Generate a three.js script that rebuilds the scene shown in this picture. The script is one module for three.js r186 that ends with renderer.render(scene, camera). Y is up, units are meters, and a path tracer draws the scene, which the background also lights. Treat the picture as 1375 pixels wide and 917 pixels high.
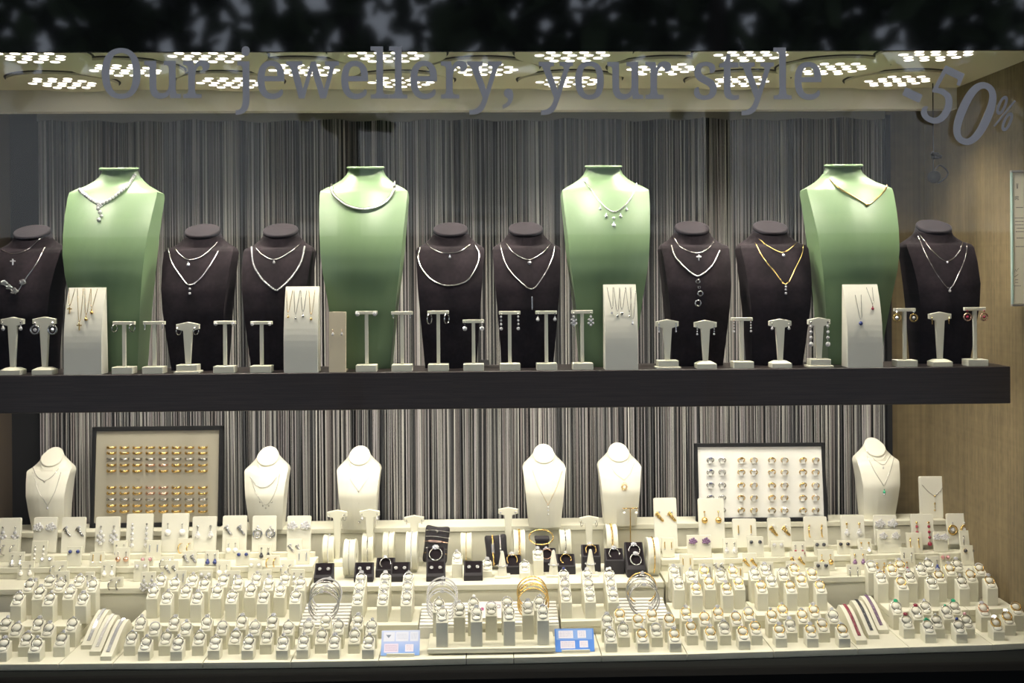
import * as THREE from 'three';
import { mergeGeometries, toCreasedNormals } from 'three/addons/utils/BufferGeometryUtils.js';
import { RoundedBoxGeometry } from 'three/addons/geometries/RoundedBoxGeometry.js';
import { RectAreaLightUniformsLib } from 'three/addons/lights/RectAreaLightUniformsLib.js';
import { FontLoader } from 'three/addons/loaders/FontLoader.js';

// ------------------------------------------------------------------ camera, sky, light, exposure
const scene = new THREE.Scene();
const renderer = new THREE.WebGLRenderer({ antialias: true });
renderer.toneMapping = THREE.LinearToneMapping;
renderer.toneMappingExposure = 1.0;
renderer.shadowMap.enabled = true;
const F = 1500, PX = 687.5, PY = 370.5, EYE = 1.55;                    // focal length and principal point in photo pixels
const camera = new THREE.PerspectiveCamera(2 * Math.atan(458.5 / F) * 180 / Math.PI, 1375 / 917, 0.05, 200);
camera.position.set(0, EYE, 0);
camera.rotation.set(0, -0.025, -0.007, 'YXZ');
camera.setViewOffset(1375, 917, 0, 88, 1375, 917);
camera.focus = 2.05;
camera.userData.fStop = 5;
camera.updateMatrixWorld(true);
const SKY = new THREE.Color().setRGB(2.7, 3.0, 3.5);                 // even dusk sky over the street
scene.background = SKY; scene.environment = null;
RectAreaLightUniformsLib.init();
const LED_POWER = 1.65, LED_GLOW = 3, STRIP_POWER = 52, LED_TINT = new THREE.Color().setRGB(1, 0.93, 0.80);

// pixel of the photograph -> point on a level plane, an upright plane, or a built mesh
const dir = (px, py) => new THREE.Vector3((px - PX) / F, (PY - py) / F, -1).normalize().applyQuaternion(camera.quaternion);
const onY = (px, py, y) => { const d = dir(px, py); return d.multiplyScalar((y - EYE) / d.y).add(camera.position); };
const onZ = (px, py, z) => { const d = dir(px, py); return d.multiplyScalar(z / d.z).add(camera.position); };
const ray = new THREE.Raycaster();
const onMesh = (px, py, m) => { ray.set(camera.position, dir(px, py)); const h = ray.intersectObject(m, true)[0]; return h || null; };
const pxAt = z => F / -z;                                              // pixels per metre at that depth

// ------------------------------------------------------------------ helpers
let seed = 20240607;
const rnd = () => { seed = (seed + 0x6d2b79f5) | 0; let t = Math.imul(seed ^ (seed >>> 15), 1 | seed); t = (t + Math.imul(t ^ (t >>> 7), 61 | t)) ^ t; return ((t ^ (t >>> 14)) >>> 0) / 4294967296; };
const rr = (a, b) => a + (b - a) * rnd();
const taken = new Map();
const numbered = n => { const k = taken.get(n) || 0; taken.set(n, k + 1); return k ? `${n}_${String(k).padStart(3, '0')}` : n; };
const tag = (o, label, category, group) => { o.userData.label = label; o.userData.category = category; if (group) o.userData.group = group; return o; };
function thing(name, label, category, pos = [0, 0, 0], turn = 0, group) {
  const o = new THREE.Group(); o.name = numbered(name); scene.add(o);
  if (pos.isVector3) o.position.copy(pos); else o.position.set(...pos);
  o.rotation.y = turn; return tag(o, label, category, group);
}
const part = (name, geo, mat, parent) => { const m = new THREE.Mesh(geo, mat); m.name = name; m.castShadow = m.receiveShadow = true; parent.add(m); return m; };
const struct = (name, geo, mat) => { const m = part(name, geo, mat, scene); m.userData.kind = 'structure'; m.userData.label = name.replace(/_/g, ' '); return m; };
const box = (w, h, d, x = 0, y = 0, z = 0) => new THREE.BoxGeometry(w, h, d).translate(x, y, z);
const rbox = (w, h, d, r = 0.001, x = 0, y = 0, z = 0) => new RoundedBoxGeometry(w, h, d, 2, Math.min(r, w / 2.1, h / 2.1, d / 2.1)).translate(x, y, z);
const span = (x0, x1, y0, y1, z0, z1) => box(x1 - x0, y1 - y0, z1 - z0, (x0 + x1) / 2, (y0 + y1) / 2, (z0 + z1) / 2);
const clean = g => { const n = g.index ? g.toNonIndexed() : g.clone(); for (const k of Object.keys(n.attributes)) if (!['position', 'normal', 'uv'].includes(k)) n.deleteAttribute(k); return n; };
const merge = list => mergeGeometries(list.map(clean));
const ball = (r, x = 0, y = 0, z = 0, s = 8) => new THREE.SphereGeometry(r, s, Math.max(4, s - 2)).translate(x, y, z);
const gem = (r, x = 0, y = 0, z = 0) => new THREE.OctahedronGeometry(r, 1).translate(x, y, z);
const cyl = (r0, r1, h, s = 12, x = 0, y = 0, z = 0) => new THREE.CylinderGeometry(r0, r1, h, s).translate(x, y, z);
const torus = (R, r, x = 0, y = 0, z = 0, s = 28) => new THREE.TorusGeometry(R, r, 6, s).translate(x, y, z);
const tube = (pts, r, n = 40, s = 6) => new THREE.TubeGeometry(new THREE.CatmullRomCurve3(pts), n, r, s);
// a side outline [[depth back from the front, height], ...] drawn out to a width across, front at z = 0
function profile(pts, w, bevel = 0.0008) {
  const s = new THREE.Shape(pts.map(([a, b]) => new THREE.Vector2(a, b)));
  const g = new THREE.ExtrudeGeometry(s, { depth: w - 2 * bevel, bevelEnabled: bevel > 0, bevelThickness: bevel, bevelSize: bevel, bevelOffset: -bevel, bevelSegments: 2, curveSegments: 6 });
  return g.translate(0, 0, -(w - 2 * bevel) / 2).rotateY(Math.PI / 2);
}
function outline(pts, d, bevel = 0.0008) {                              // a front outline [[x, y], ...] with thickness d, centred in z
  const s = new THREE.Shape(pts.map(([a, b]) => new THREE.Vector2(a, b)));
  return new THREE.ExtrudeGeometry(s, { depth: d - 2 * bevel, bevelEnabled: bevel > 0, bevelThickness: bevel, bevelSize: bevel, bevelOffset: -bevel, bevelSegments: 2 }).translate(0, 0, -(d - 2 * bevel) / 2);
}

// ------------------------------------------------------------------ materials
const lin = (r, g, b) => new THREE.Color().setRGB(r, g, b);
const std = (c, roughness = 0.6, metalness = 0, extra = {}) => new THREE.MeshPhysicalMaterial({ color: c, roughness, metalness, ...extra });
function noiseTexture(w, h, fn, srgb = true, rx = 1, ry = 1) {
  const d = new Uint8Array(w * h * 4);
  for (let y = 0; y < h; y++) for (let x = 0; x < w; x++) { const c = fn(x, y), k = (y * w + x) * 4; d[k] = c[0]; d[k + 1] = c[1]; d[k + 2] = c[2]; d[k + 3] = 255; }
  const t = new THREE.DataTexture(d, w, h); t.wrapS = t.wrapT = THREE.RepeatWrapping; t.magFilter = t.minFilter = THREE.LinearFilter; if (srgb) t.colorSpace = THREE.SRGBColorSpace; t.repeat.set(rx, ry); t.needsUpdate = true; return t;
}
const smooth = (n, cells) => { const g = Array.from({ length: cells * cells }, rnd); return (x, y) => { const u = x / n * cells, v = y / n * cells, i = Math.floor(u), j = Math.floor(v), a = u - i, b = v - j, q = (p, r) => g[(r % cells) * cells + (p % cells)]; const e = a * a * (3 - 2 * a), f = b * b * (3 - 2 * b); return (q(i, j) * (1 - e) + q(i + 1, j) * e) * (1 - f) + (q(i, j + 1) * (1 - e) + q(i + 1, j + 1) * e) * f; }; };
const n1 = smooth(512, 8), n2 = smooth(512, 48), n3 = smooth(512, 170);
const colStreak = Array.from({ length: 512 }, rnd), rowStreak = Array.from({ length: 512 }, rnd);
const wallTex = noiseTexture(512, 512, (x, y) => { const v = 0.74 + 0.1 * n1(x, y) + 0.12 * (colStreak[x] - 0.5) + 0.03 * (rowStreak[y] - 0.5) + 0.08 * n3(x, y) + 0.10 * (n2(x, y * 0.12) - 0.5); return [136 * v, 119 * v, 84 * v]; });
const woodTex = noiseTexture(512, 512, (x, y) => { const v = 0.7 + 0.3 * n2(x * 0.12, y) + 0.25 * n3(x * 0.05, y); return [46 * v, 37 * v, 35 * v]; }, true, 6, 1);
const creamBump = noiseTexture(256, 256, (x, y) => { const v = 120 + 90 * n3(x * 2, y * 2); return [v, v, v]; }, false, 3, 3);
const velvetTex = noiseTexture(512, 512, (x, y) => { const v = 0.72 + 0.36 * n1(x, y) + 0.22 * (n2(x, y) - 0.3); return [86 * v, 76 * v, 82 * v]; });
const M = {
  cream: std(lin(0.67, 0.65, 0.525), 0.62, 0, { bumpMap: creamBump, bumpScale: 0.0001 }),
  pad: std(lin(0.70, 0.68, 0.575), 0.5),
  white: std(lin(0.74, 0.73, 0.68), 0.5),
  linen: std(lin(0.62, 0.54, 0.38), 0.9),
  green: std(lin(0.135, 0.215, 0.103), 0.45, 0, { sheen: 0.35, sheenRoughness: 0.5, sheenColor: lin(0.5, 0.65, 0.42) }),
  velvet: new THREE.MeshPhysicalMaterial({ map: velvetTex, color: lin(0.15, 0.13, 0.14), roughness: 0.9, specularIntensity: 0.3, sheen: 0.12, sheenRoughness: 0.5, sheenColor: lin(0.5, 0.42, 0.46) }),
  black: std(lin(0.022, 0.019, 0.022), 0.85, 0, { sheen: 0.25, sheenRoughness: 0.5, sheenColor: lin(0.4, 0.36, 0.4) }),
  shelf: new THREE.MeshPhysicalMaterial({ map: woodTex, roughness: 0.42 }),
  wall: new THREE.MeshPhysicalMaterial({ map: wallTex, roughness: 0.85 }),
  ceiling: std(lin(0.82, 0.77, 0.60), 0.75),
  beam: std(lin(0.78, 0.74, 0.64), 0.5),
  dark: std(lin(0.010, 0.010, 0.011), 0.7, 0, { specularIntensity: 0.5 }),
  gloss: std(lin(0.006, 0.006, 0.007), 0.04),
  groove: std(lin(0.05, 0.045, 0.04), 0.7),
  led: new THREE.MeshStandardMaterial({ color: 0xffffff, emissive: lin(1, 0.93, 0.80), emissiveIntensity: LED_GLOW, roughness: 0.4 }),
  silver: std(lin(0.52, 0.51, 0.49), 0.18, 1),
  gold: std(lin(0.78, 0.54, 0.20), 0.2, 1),
  rose: std(lin(0.86, 0.56, 0.42), 0.2, 1),
  gem: std(lin(0.84, 0.84, 0.86), 0.05, 0.5, { clearcoat: 1, flatShading: true }),
  pearl: std(lin(0.88, 0.85, 0.80), 0.18, 0, { clearcoat: 0.6 }),
  blue: std(lin(0.03, 0.05, 0.22), 0.08, 0.2, { clearcoat: 1 }), red: std(lin(0.32, 0.02, 0.05), 0.08, 0.2, { clearcoat: 1 }), jet: std(lin(0.02, 0.02, 0.03), 0.1, 0.2, { clearcoat: 1 }),
  violet: std(lin(0.22, 0.12, 0.24), 0.08, 0.2, { clearcoat: 1 }), emerald: std(lin(0.02, 0.42, 0.2), 0.08, 0.1, { clearcoat: 1 }), pink: std(lin(0.6, 0.3, 0.32), 0.1, 0.1, { clearcoat: 1 }),
  vinyl: std(lin(0.56, 0.54, 0.56), 0.6), thinVinyl: std(lin(0.40, 0.39, 0.41), 0.55),
  glass: new THREE.MeshPhysicalMaterial({ color: 0xffffff, transmission: 1, roughness: 0, thickness: 0, ior: 1.5 }),
};
const STONE_WORD = { gem: 'clear', pearl: 'pearl', blue: 'dark blue', red: 'red', jet: 'black', violet: 'violet', emerald: 'green', pink: 'pink', silver: 'silver', gold: 'gold', rose: 'rose' };

// ------------------------------------------------------------------ the shell of the shop window
const XL = -1.036, XR = 0.990, ZG = -1.80, ZB = -2.485, YC0 = 1.937;   // side walls, glass, back wall, ceiling
const LOW = 0.886;                                                     // floor of the window
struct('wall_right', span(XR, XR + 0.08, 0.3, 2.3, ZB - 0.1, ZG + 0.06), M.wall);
struct('wall_left', span(XL - 0.08, XL, 0.3, 2.3, ZB - 0.1, ZG + 0.06), std(lin(0.055, 0.04, 0.027), 0.7));  // same wall as the right one; its shade is put into this darker colour
struct('wall_back', span(XL - 0.08, XR + 0.08, 0.3, 2.3, ZB - 0.1, ZB), M.wall);
const backL = onZ(24, 400, ZB + 0.012).x, backR = onZ(1195, 400, ZB + 0.03).x;
struct('trim_1', span(XL, backR, LOW, YC0, ZB, ZB + 0.012), M.dark).userData.label = 'black panel behind the string curtain';
struct('trim_2', span(backR - 0.010, backR, LOW, 1.9, ZB + 0.012, ZB + 0.04), M.dark).userData.label = 'black edge strip beside the string curtain';
struct('ceiling', span(XL - 0.08, XR + 0.08, YC0, YC0 + 0.06, ZB - 0.1, ZG), M.ceiling);
struct('floor', span(XL - 0.08, XR + 0.08, 0.3, LOW, ZB - 0.1, -1.866), std(lin(0.006, 0.007, 0.0065), 1, 0, { specularIntensity: 0.25 }));
const beamY = onZ(690, 148, -2.31).y;
struct('trim_3', merge([span(XL, XR, beamY, YC0, -2.34, -2.31)]), M.beam).userData.label = 'pale pelmet board under the ceiling';
const fasciaY = onZ(690, 68.5, -1.792).y;
struct('wall_front', merge([span(-2.6, 2.6, fasciaY, 3.2, ZG + 0.001, ZG + 0.008), span(-2.6, XL - 0.02, 0, fasciaY, ZG - 0.012, ZG + 0.05), span(XR + 0.06, 2.6, 0, fasciaY, ZG - 0.012, ZG + 0.05)]), M.gloss).userData.label = 'black glossy shop front around the window';
const sillY = onZ(690, 905, -1.79).y;
struct('trim_4', span(XL - 0.06, XR + 0.08, 0, sillY, -1.812, ZG + 0.03), std(lin(0.004, 0.004, 0.004), 1, 0, { specularIntensity: 0.15 })).userData.label = 'black sill under the window';
struct('window_1', new THREE.PlaneGeometry(XR - XL + 0.1, fasciaY - sillY + 0.02).translate((XL + XR) / 2, (fasciaY + sillY + 0.02) / 2, ZG), M.glass).userData.label = 'large clear shop window pane';
struct('sky_blocker', span(-9, 9, 3.0, 3.2, ZG + 0.05, 1.6), std(lin(0.10, 0.10, 0.10), 0.8)).userData.label = 'added dark slab blocking sky light over the pavement';  // added slab out of view, keeps sky light off the window front
struct('ground', span(-14, 14, -0.1, 0, -1.8, 22), std(lin(0.05, 0.05, 0.05), 1, 0, { specularIntensity: 0.1 }));

// ------------------------------------------------------------------ ceiling lamps
{
  const rows = [[75, [38, 278, 520, 770, 1010, 1258]], [90, [170, 410, 650, 890, 1118]], [105, [85, 310, 540, 765, 990, 1206]]];
  const discGeo = cyl(0.102, 0.102, 0.006, 48, 0, -0.003, 0), rimGeo = torus(0.104, 0.0022, 0, 0, 0, 48).rotateX(Math.PI / 2), dotGeo = cyl(0.0080, 0.0080, 0.0012, 12, 0, -0.0064, 0);
  const spots = []; for (let i = -3; i <= 3; i++) for (let j = -3; j <= 3; j++) { const x = (i + j / 2) * 0.0285, z = j * 0.0247; if (Math.hypot(x, z) < 0.0745) spots.push([x + (j % 2 ? 0.002 : -0.002), z]); }
  const zs = [-1.929, -2.062, -2.195];
  rows.forEach(([py, xs], r) => xs.forEach(px => {
    const z = zs[r], x = onZ(px, py, z).x;
    const t = thing('ceiling_lamp', ['round ceiling lamp with many small spots next to the glass', 'round ceiling lamp with many small spots in the middle row', 'round ceiling lamp with many small spots beside the pelmet'][r], 'ceiling lamp', [x, YC0, z], 0, 'round spot clusters in the ceiling, ' + ['glass side', 'middle', 'pelmet side'][r]);
    part('plate', discGeo, M.ceiling, t); part('rim', rimGeo, M.groove, t);
    for (const [a, b] of spots) { const d = part('light_spot', dotGeo, M.led, t); d.position.set(a, 0, b); }
    const l = new THREE.SpotLight(LED_TINT, LED_POWER, 0, 1.08, 1, 2); l.position.set(0, -0.0066, 0); l.target.position.set(0, -1, 0); l.castShadow = true; l.shadow.radius = 3; l.name = 'spot_cluster_light'; t.add(l, l.target);
  }));
}

// ------------------------------------------------------------------ cream steps and trays
const YA = 0.898, YB = 0.923, YC = 0.956, YD = 0.979, YE = 0.989, YF = 1.020;
const lerpPx = list => x => { let i = 0; while (i < list.length - 2 && x > list[i + 1][0]) i++; const [x0, y0] = list[i], [x1, y1] = list[i + 1]; return y0 + (y1 - y0) * (x - x0) / (x1 - x0); };
const edgeA = lerpPx([[0, 891.8], [78, 891.5], [151, 890.5], [272, 889.6], [390, 888.4], [508, 886.6], [626, 883.6], [690, 882.6], [808, 880], [923, 878], [1039, 874.5], [1152, 871], [1221, 868.8], [1333, 865.5], [1375, 863.5]]);
const edgeB = lerpPx([[0, 841], [110, 840.5], [300, 840], [530, 839.5], [780, 834], [950, 828.5], [1100, 823.5], [1210, 821.5], [1330, 818]]);
function slabShape(fl, fr, zBack, h, lip = 0) {                         // quad prism: front edge fl-fr, sides running straight back; top at local y = 0
  const c = (fl.x + fr.x) / 2, zf = (fl.z + fr.z) / 2;
  const make = (y0, y1, o) => { const s = new THREE.Shape([new THREE.Vector2(fl.x - c, -(fl.z - zf) + o), new THREE.Vector2(fr.x - c, -(fr.z - zf) + o), new THREE.Vector2(fr.x - c, -(zBack - zf)), new THREE.Vector2(fl.x - c, -(zBack - zf))]);
    return new THREE.ExtrudeGeometry(s, { depth: y1 - y0 - 0.002, bevelEnabled: true, bevelThickness: 0.001, bevelSize: 0.001, bevelOffset: -0.001, bevelSegments: 2 }).rotateX(-Math.PI / 2).translate(0, y0 + 0.001, 0); };
  return { at: [c, zf], top: make(-Math.min(h, 0.011), 0, 0), base: h > 0.012 ? make(-h, -0.0118, lip) : null };
}
function step(name, label, category, px0, px1, edge, yTop, yBase, zBack, group) {
  const fl = onY(px0, edge(px0), yTop), fr = onY(px1, edge(px1), yTop), g = 0.0006;
  fl.x += g; fr.x -= g; fl.x = Math.max(fl.x, XL + 0.001); fr.x = Math.min(fr.x, XR - 0.001);
  const s = slabShape(fl, fr, zBack, yTop - yBase, 0.003), t = thing(name, label, category, [s.at[0], yTop, s.at[1]], 0, group);
  part('top_board', s.top, M.cream, t); if (s.base) part('riser', s.base, M.cream, t);
  return t;
}
const W = {                                                             // where each tray lies, said by its neighbours
  t2: 'under the three pale stone bracelets', t3: 'next to the pale stone bracelets', t4: 'beside the silver bangle rack', t5: 'in front of the silver bangle rack',
  ca: 'under the pale blue print card', pl: 'on the raised ring plinth', cb: 'under the deep blue print card', t7: 'in front of the mixed bangle rack', t8: 'beside the mixed bangle rack', t9: 'next to the red stone bracelet', t10: 'under the coloured stone bracelets', t11: 'next to the violet stone bracelet', t12: 'against the beige side wall',
};
W.t1 = 'beside the dark wall';
{
  const cuts = [-60, 78, 151, 272, 390, 508, 626, 690, 808, 923, 1039, 1152, 1221, 1333, 1420];
  const who = ['t1', 't2', 't3', 't4', 't5', 'ca', 'pl', 'cb', 't7', 't8', 't9', 't10', 't11', 't12'];
  who.forEach((k, i) => step('display_tray', `flat cream display tray on the lowest step, ${k === 'pl' ? 'under the raised ring plinth' : W[k]}`, 'tray', cuts[i], cuts[i + 1], edgeA, YA, LOW, -2.13));
  const bs = [[-60, 107, 't1', 'raised cream step behind the rings '], [172, 291, 't3', 'raised cream step carrying tall rings '], [291, 401, 't4', 'raised cream step carrying tall rings '], [469, 562, 'x1', 'raised cream step with silver rings between the two silver bangle racks'], [632, 683, 'x2', 'raised cream step with the pink card between two bangle racks'], [753, 829, 'x3', 'raised cream step with rings between gold and mixed bangle racks'], [906, 1016, 't8', 'raised cream step carrying tall rings '], [1016, 1128, 't9', 'raised cream step carrying tall rings '], [1195, 1301, 't11', 'raised cream step carrying gold rings '], [1301, 1420, 't12', 'raised cream step carrying rings ']];
  for (const [a, b, k, l] of bs) step('raised_step', W[k] ? l + W[k] : l, 'display step', a, b, edgeB, YB, YA, -2.13);
}
const edgeCL = lerpPx([[0, 791.5], [415, 787]]), edgeCM = lerpPx([[415, 788], [500, 787.2], [740, 784], [890, 781.5]]), edgeCR = lerpPx([[890, 781.5], [1100, 775.7], [1260, 772], [1340, 770]]);
const edgeDL = lerpPx([[0, 762.5], [415, 760.5]]), edgeDR = lerpPx([[890, 752], [1080, 748], [1130, 745], [1330, 741.5]]);
const edgeEL = lerpPx([[0, 743.5], [420, 740]]), edgeER = lerpPx([[895, 736.5], [1100, 733], [1330, 729]]);
const edgeF = lerpPx([[0, 716.5], [420, 715.5], [700, 711], [1000, 704.5], [1150, 701], [1340, 697.5]]);
step('display_step', 'long cream lower step behind the silver rings', 'display step', -60, 414, edgeCL, YC, LOW, -2.30);
step('display_step', 'wide cream platform with the black ring boxes and bracelet drums', 'display step', 416, 892, edgeCM, YC, LOW, -2.30);
step('display_step', 'long cream lower step behind the gold rings', 'display step', 894, 1420, edgeCR, YC, LOW, -2.31);
step('display_step', 'cream middle step of silver earring cards', 'display step', -60, 420, edgeDL, YD, YC, -2.295);
step('display_step', 'cream middle step of gold earring cards', 'display step', 888, 1330, edgeDR, YD, YC, -2.305);
step('display_step', 'thin cream upper step under the large silver earring cards', 'display step', -60, 424, edgeEL, YE, YD, -2.29);
step('display_step', 'thin cream upper step under the large gold earring cards', 'display step', 893, 1322, edgeER, YE, YD, -2.30);
step('back_ledge', 'cream back ledge carrying the white busts and framed ring trays', 'ledge', -60, 1420, edgeF, YF, LOW, -2.44);

// ------------------------------------------------------------------ the long shelf
const SZ = -1.94, shelfR = onZ(1358, 512, SZ).x;
const shelfTop = onZ(690, 498, SZ).y, shelfBottom = onZ(690, 548.5, SZ).y;
{
  const t = thing('wall_shelf', 'long dark brown wooden shelf across the window', 'shelf', [(XL + shelfR) / 2, shelfBottom, SZ - 0.07]);
  const SH = shelfTop - shelfBottom, SLn = shelfR - XL - 0.002; part('front_board', rbox(SLn, SH, 0.018, 0.002, 0, SH / 2, 0.061), M.shelf, t); part('top_board', rbox(SLn, 0.022, 0.121, 0.001, 0, SH - 0.011, -0.0085), M.shelf, t); part('back_rail', rbox(SLn, SH * 0.5, 0.014, 0.001, 0, SH * 0.75 - 0.0015, -0.062), M.shelf, t);
const s = thing('led_strip', 'thin white light strip under the dark shelf', 'light strip', [(XL + shelfR) / 2, shelfTop - 0.022, SZ - 0.036]), sl = shelfR - XL - 0.06;
  part('channel', rbox(sl, 0.006, 0.022, 0.001, 0, -0.003, 0), M.white, s); part('light_diffuser', rbox(sl - 0.01, 0.0015, 0.016, 0.0005, 0, -0.0066, 0), M.led, s);
  const l = new THREE.RectAreaLight(LED_TINT, STRIP_POWER, sl - 0.02, 0.016); l.position.set(0, -0.0085, 0); l.rotation.x = -Math.PI / 2; l.name = 'strip_light'; s.add(l);
  for (const x of [-0.6, 0, 0.6]) part('bracket', rbox(0.02, 0.012, 0.40, 0.001, x - (XL + shelfR) / 2, SH * 0.62, -0.27), M.dark, t);
}

// ------------------------------------------------------------------ string curtain (nobody could count its strings)
{
  const top = 1.918, bot = YF - 0.05, x0 = onZ(52, 300, -2.45).x, x1 = onZ(1188, 300, -2.45).x, geos = [], H = top - bot;
  const tones = [[0.015, 0.015, 0.017], [0.045, 0.046, 0.05], [0.15, 0.15, 0.147], [0.29, 0.285, 0.272], [0.40, 0.39, 0.365], [0.19, 0.168, 0.165], [0.32, 0.30, 0.305]];
  for (let layer = 0; layer < 2; layer++) for (let x = x0; x < x1;) {
    const w = rr(0.0009, 0.0030), k = layer ? Math.floor(rr(0, 3)) : Math.floor(rr(1, 7)), c = tones[k];
    const g = new THREE.BoxGeometry(w, H - rr(0, 0.004), 0.0014, 1, 3, 1); const p = g.attributes.position, a = rr(-0.0035, 0.0035), b = rr(-0.0015, 0.0015);
    for (let i = 0; i < p.count; i++) { const v = p.getY(i) / H; p.setX(i, p.getX(i) + a * v + b * Math.cos(v * 6)); }
    g.translate(x, bot + H / 2, layer ? -2.460 : -2.452 + rr(-0.002, 0.003));
    const f = rr(0.8, 1.2), col = new Float32Array(p.count * 3); for (let i = 0; i < p.count; i++) col.set([c[0] * f, c[1] * f, c[2] * f], i * 3);
    g.setAttribute('color', new THREE.BufferAttribute(col, 3)); geos.push(g.toNonIndexed());
    x += w + (layer ? rr(0, 0.003) : rr(0, 0.0044) * (rnd() < 0.5 ? 1 : 0.25));
  }
  const m = part('string_curtain', mergeGeometries(geos), new THREE.MeshPhysicalMaterial({ vertexColors: true, roughness: 0.7 }), scene);
  m.userData = { kind: 'stuff', label: 'grey, black and white string curtain behind the shelf', category: 'curtain' };
  const pts = []; const n = 60; for (let i = 0; i <= n; i++) pts.push([x0 + (x1 - x0) * i / n, 1.891 + 0.003 * Math.sin(i * 1.9) + 0.002 * Math.sin(i * 0.7)]);
  const hg = outline([...pts, [x1, 1.925], [x0, 1.925]], 0.003, 0.0003).translate(0, 0, -2.444);
  const hm = part('curtain_header', hg, std(lin(0.17, 0.165, 0.155), 0.8), scene); tag(hm, 'grey gathered header band along the top of the string curtain', 'curtain header');
}

// ------------------------------------------------------------------ busts
function interp(table, v, k) { let i = 0; while (i < table.length - 2 && v > table[i + 1][0]) i++; const a = table[i], b = table[i + 1], t = Math.min(1, Math.max(0, (v - a[0]) / (b[0] - a[0]))); return a[k] + (b[k] - a[k]) * t; }
function bustGeometry(H, table, bulge, tilt) {                          // table rows: height share, half width, front z, back z, roundness
  const levels = []; for (const r of table) levels.push(r[0]);
  const vs = []; for (let i = 0; i < levels.length - 1; i++) { const n = Math.max(2, Math.ceil((levels[i + 1] - levels[i]) / 0.05)); for (let j = 0; j < n; j++) vs.push(levels[i] + (levels[i + 1] - levels[i]) * j / n); } vs.push(levels[levels.length - 1]);
  const NF = 20, NS = 4, NB = 10, ring = v => {
    const w = interp(table, v, 1), zf = interp(table, v, 2), zb = interp(table, v, 3), k = interp(table, v, 4), zc = (zf + zb) / 2, hd = (zf - zb) / 2, out = [];
    const add = (bx, bz, t) => { const ex = Math.sin(t) * w, ez = zc + Math.cos(t) * hd; const x = bx * (1 - k) + ex * k, z = bz * (1 - k) + ez * k; out.push(new THREE.Vector3(x, v * H - k * (z - zc) * Math.tan(tilt), z)); };
    const D = Math.PI / 180;
    for (let i = 0; i <= NF; i++) { const u = -1 + 2 * i / NF; add(u * w, zf - bulge * u * u, u * 95 * D); }
    for (let i = 1; i < NS; i++) { const u = i / NS; add(w, (zf - bulge) * (1 - u) + zb * u, (95 + 45 * u) * D); }
    for (let i = 0; i <= NB; i++) { const u = 1 - 2 * i / NB; add(u * w, zb, (180 - u * 40) * D); }
    for (let i = 1; i < NS; i++) { const u = i / NS; add(-w, zb * (1 - u) + (zf - bulge) * u, (220 + 45 * u) * D); }
    return out;
  };
  const rings = vs.map(ring), N = rings[0].length, pos = [], idx = [], uv = [];
  rings.forEach((r, i) => r.forEach((p, j) => { pos.push(p.x, p.y, p.z); uv.push(p.x * 5, p.y * 5); }));
  for (let i = 0; i < rings.length - 1; i++) for (let j = 0; j < N; j++) { const a = i * N + j, b = i * N + (j + 1) % N, c = a + N, d = b + N; idx.push(a, b, d, a, d, c); }
  for (const [r, up] of [[0, false], [rings.length - 1, true]]) { const c = new THREE.Vector3(); rings[r].forEach(p => c.add(p)); c.divideScalar(N); const k = pos.length / 3; pos.push(c.x, c.y, c.z); uv.push(0, 0); for (let j = 0; j < N; j++) { const a = r * N + j, b = r * N + (j + 1) % N; up ? idx.push(a, b, k) : idx.push(b, a, k); } }
  const g = new THREE.BufferGeometry(); g.setAttribute('position', new THREE.Float32BufferAttribute(pos, 3)); g.setAttribute('uv', new THREE.Float32BufferAttribute(uv, 2)); g.setIndex(idx);
  return toCreasedNormals(g, 0.75);
}
function capGeometry(r, h) { const e = Math.min(h / 2, 0.003); const p = [[0, 0], [r - e, 0], [r - e * 0.3, e * 0.3], [r, e], [r, h - e], [r - e * 0.3, h - e * 0.3], [r - e, h], [0, h]].map(([a, b]) => new THREE.Vector2(a, b)); return new THREE.LatheGeometry(p, 40); }
const KIND = {
  green: { H: 0.385, bulge: 0.020, tilt: 0.10, mat: M.green, cap: [0.0365, 0.0055], table: [[0, .049, 0, -.085, 0], [.15, .055, .010, -.080, 0], [.33, .063, .026, -.072, 0], [.46, .070, .037, -.066, 0], [.56, .0745, .036, -.066, 0], [.66, .0775, .025, -.070, 0], [.76, .0805, .006, -.078, 0], [.845, .0825, -.014, -.088, 0], [.868, .0820, -.020, -.092, 0.05], [.885, .074, -.025, -.096, .3], [.905, .060, -.032, -.100, .7], [.93, .0465, -.043, -.106, 1], [.955, .0375, -.051, -.108, 1], [.985, .0325, -.055, -.109, 1]] },
  velvet: { H: 0.275, bulge: 0.016, tilt: 0.42, mat: M.velvet, cap: [0.0335, 0.008], table: [[0, .048, 0, -.066, 0], [.2, .052, .014, -.066, 0], [.4, .056, .027, -.066, 0], [.55, .0595, .024, -.068, 0], [.7, .0625, .005, -.074, 0], [.80, .0645, -.014, -.082, 0], [.825, .0625, -.020, -.086, .1], [.85, .051, -.026, -.090, .5], [.875, .042, -.030, -.093, .9], [.90, .036, -.032, -.094, 1], [.935, .033, -.033, -.095, 1]] },
  white: { H: 0.165, bulge: 0.010, tilt: 0.75, mat: M.pad, cap: [0.0232, 0.005], table: [[0, .0335, 0, -.046, 0], [.25, .037, .010, -.046, 0], [.45, .040, .015, -.046, 0], [.6, .0425, .008, -.048, 0], [.74, .0455, -.004, -.050, 0], [.765, .0445, -.007, -.052, .1], [.80, .036, -.010, -.054, .5], [.835, .029, -.012, -.056, .9], [.865, .0245, -.013, -.058, 1], [.89, .0228, -.013, -.0585, 1]] },
};
const bustGeo = {}, bustCap = {};
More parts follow.
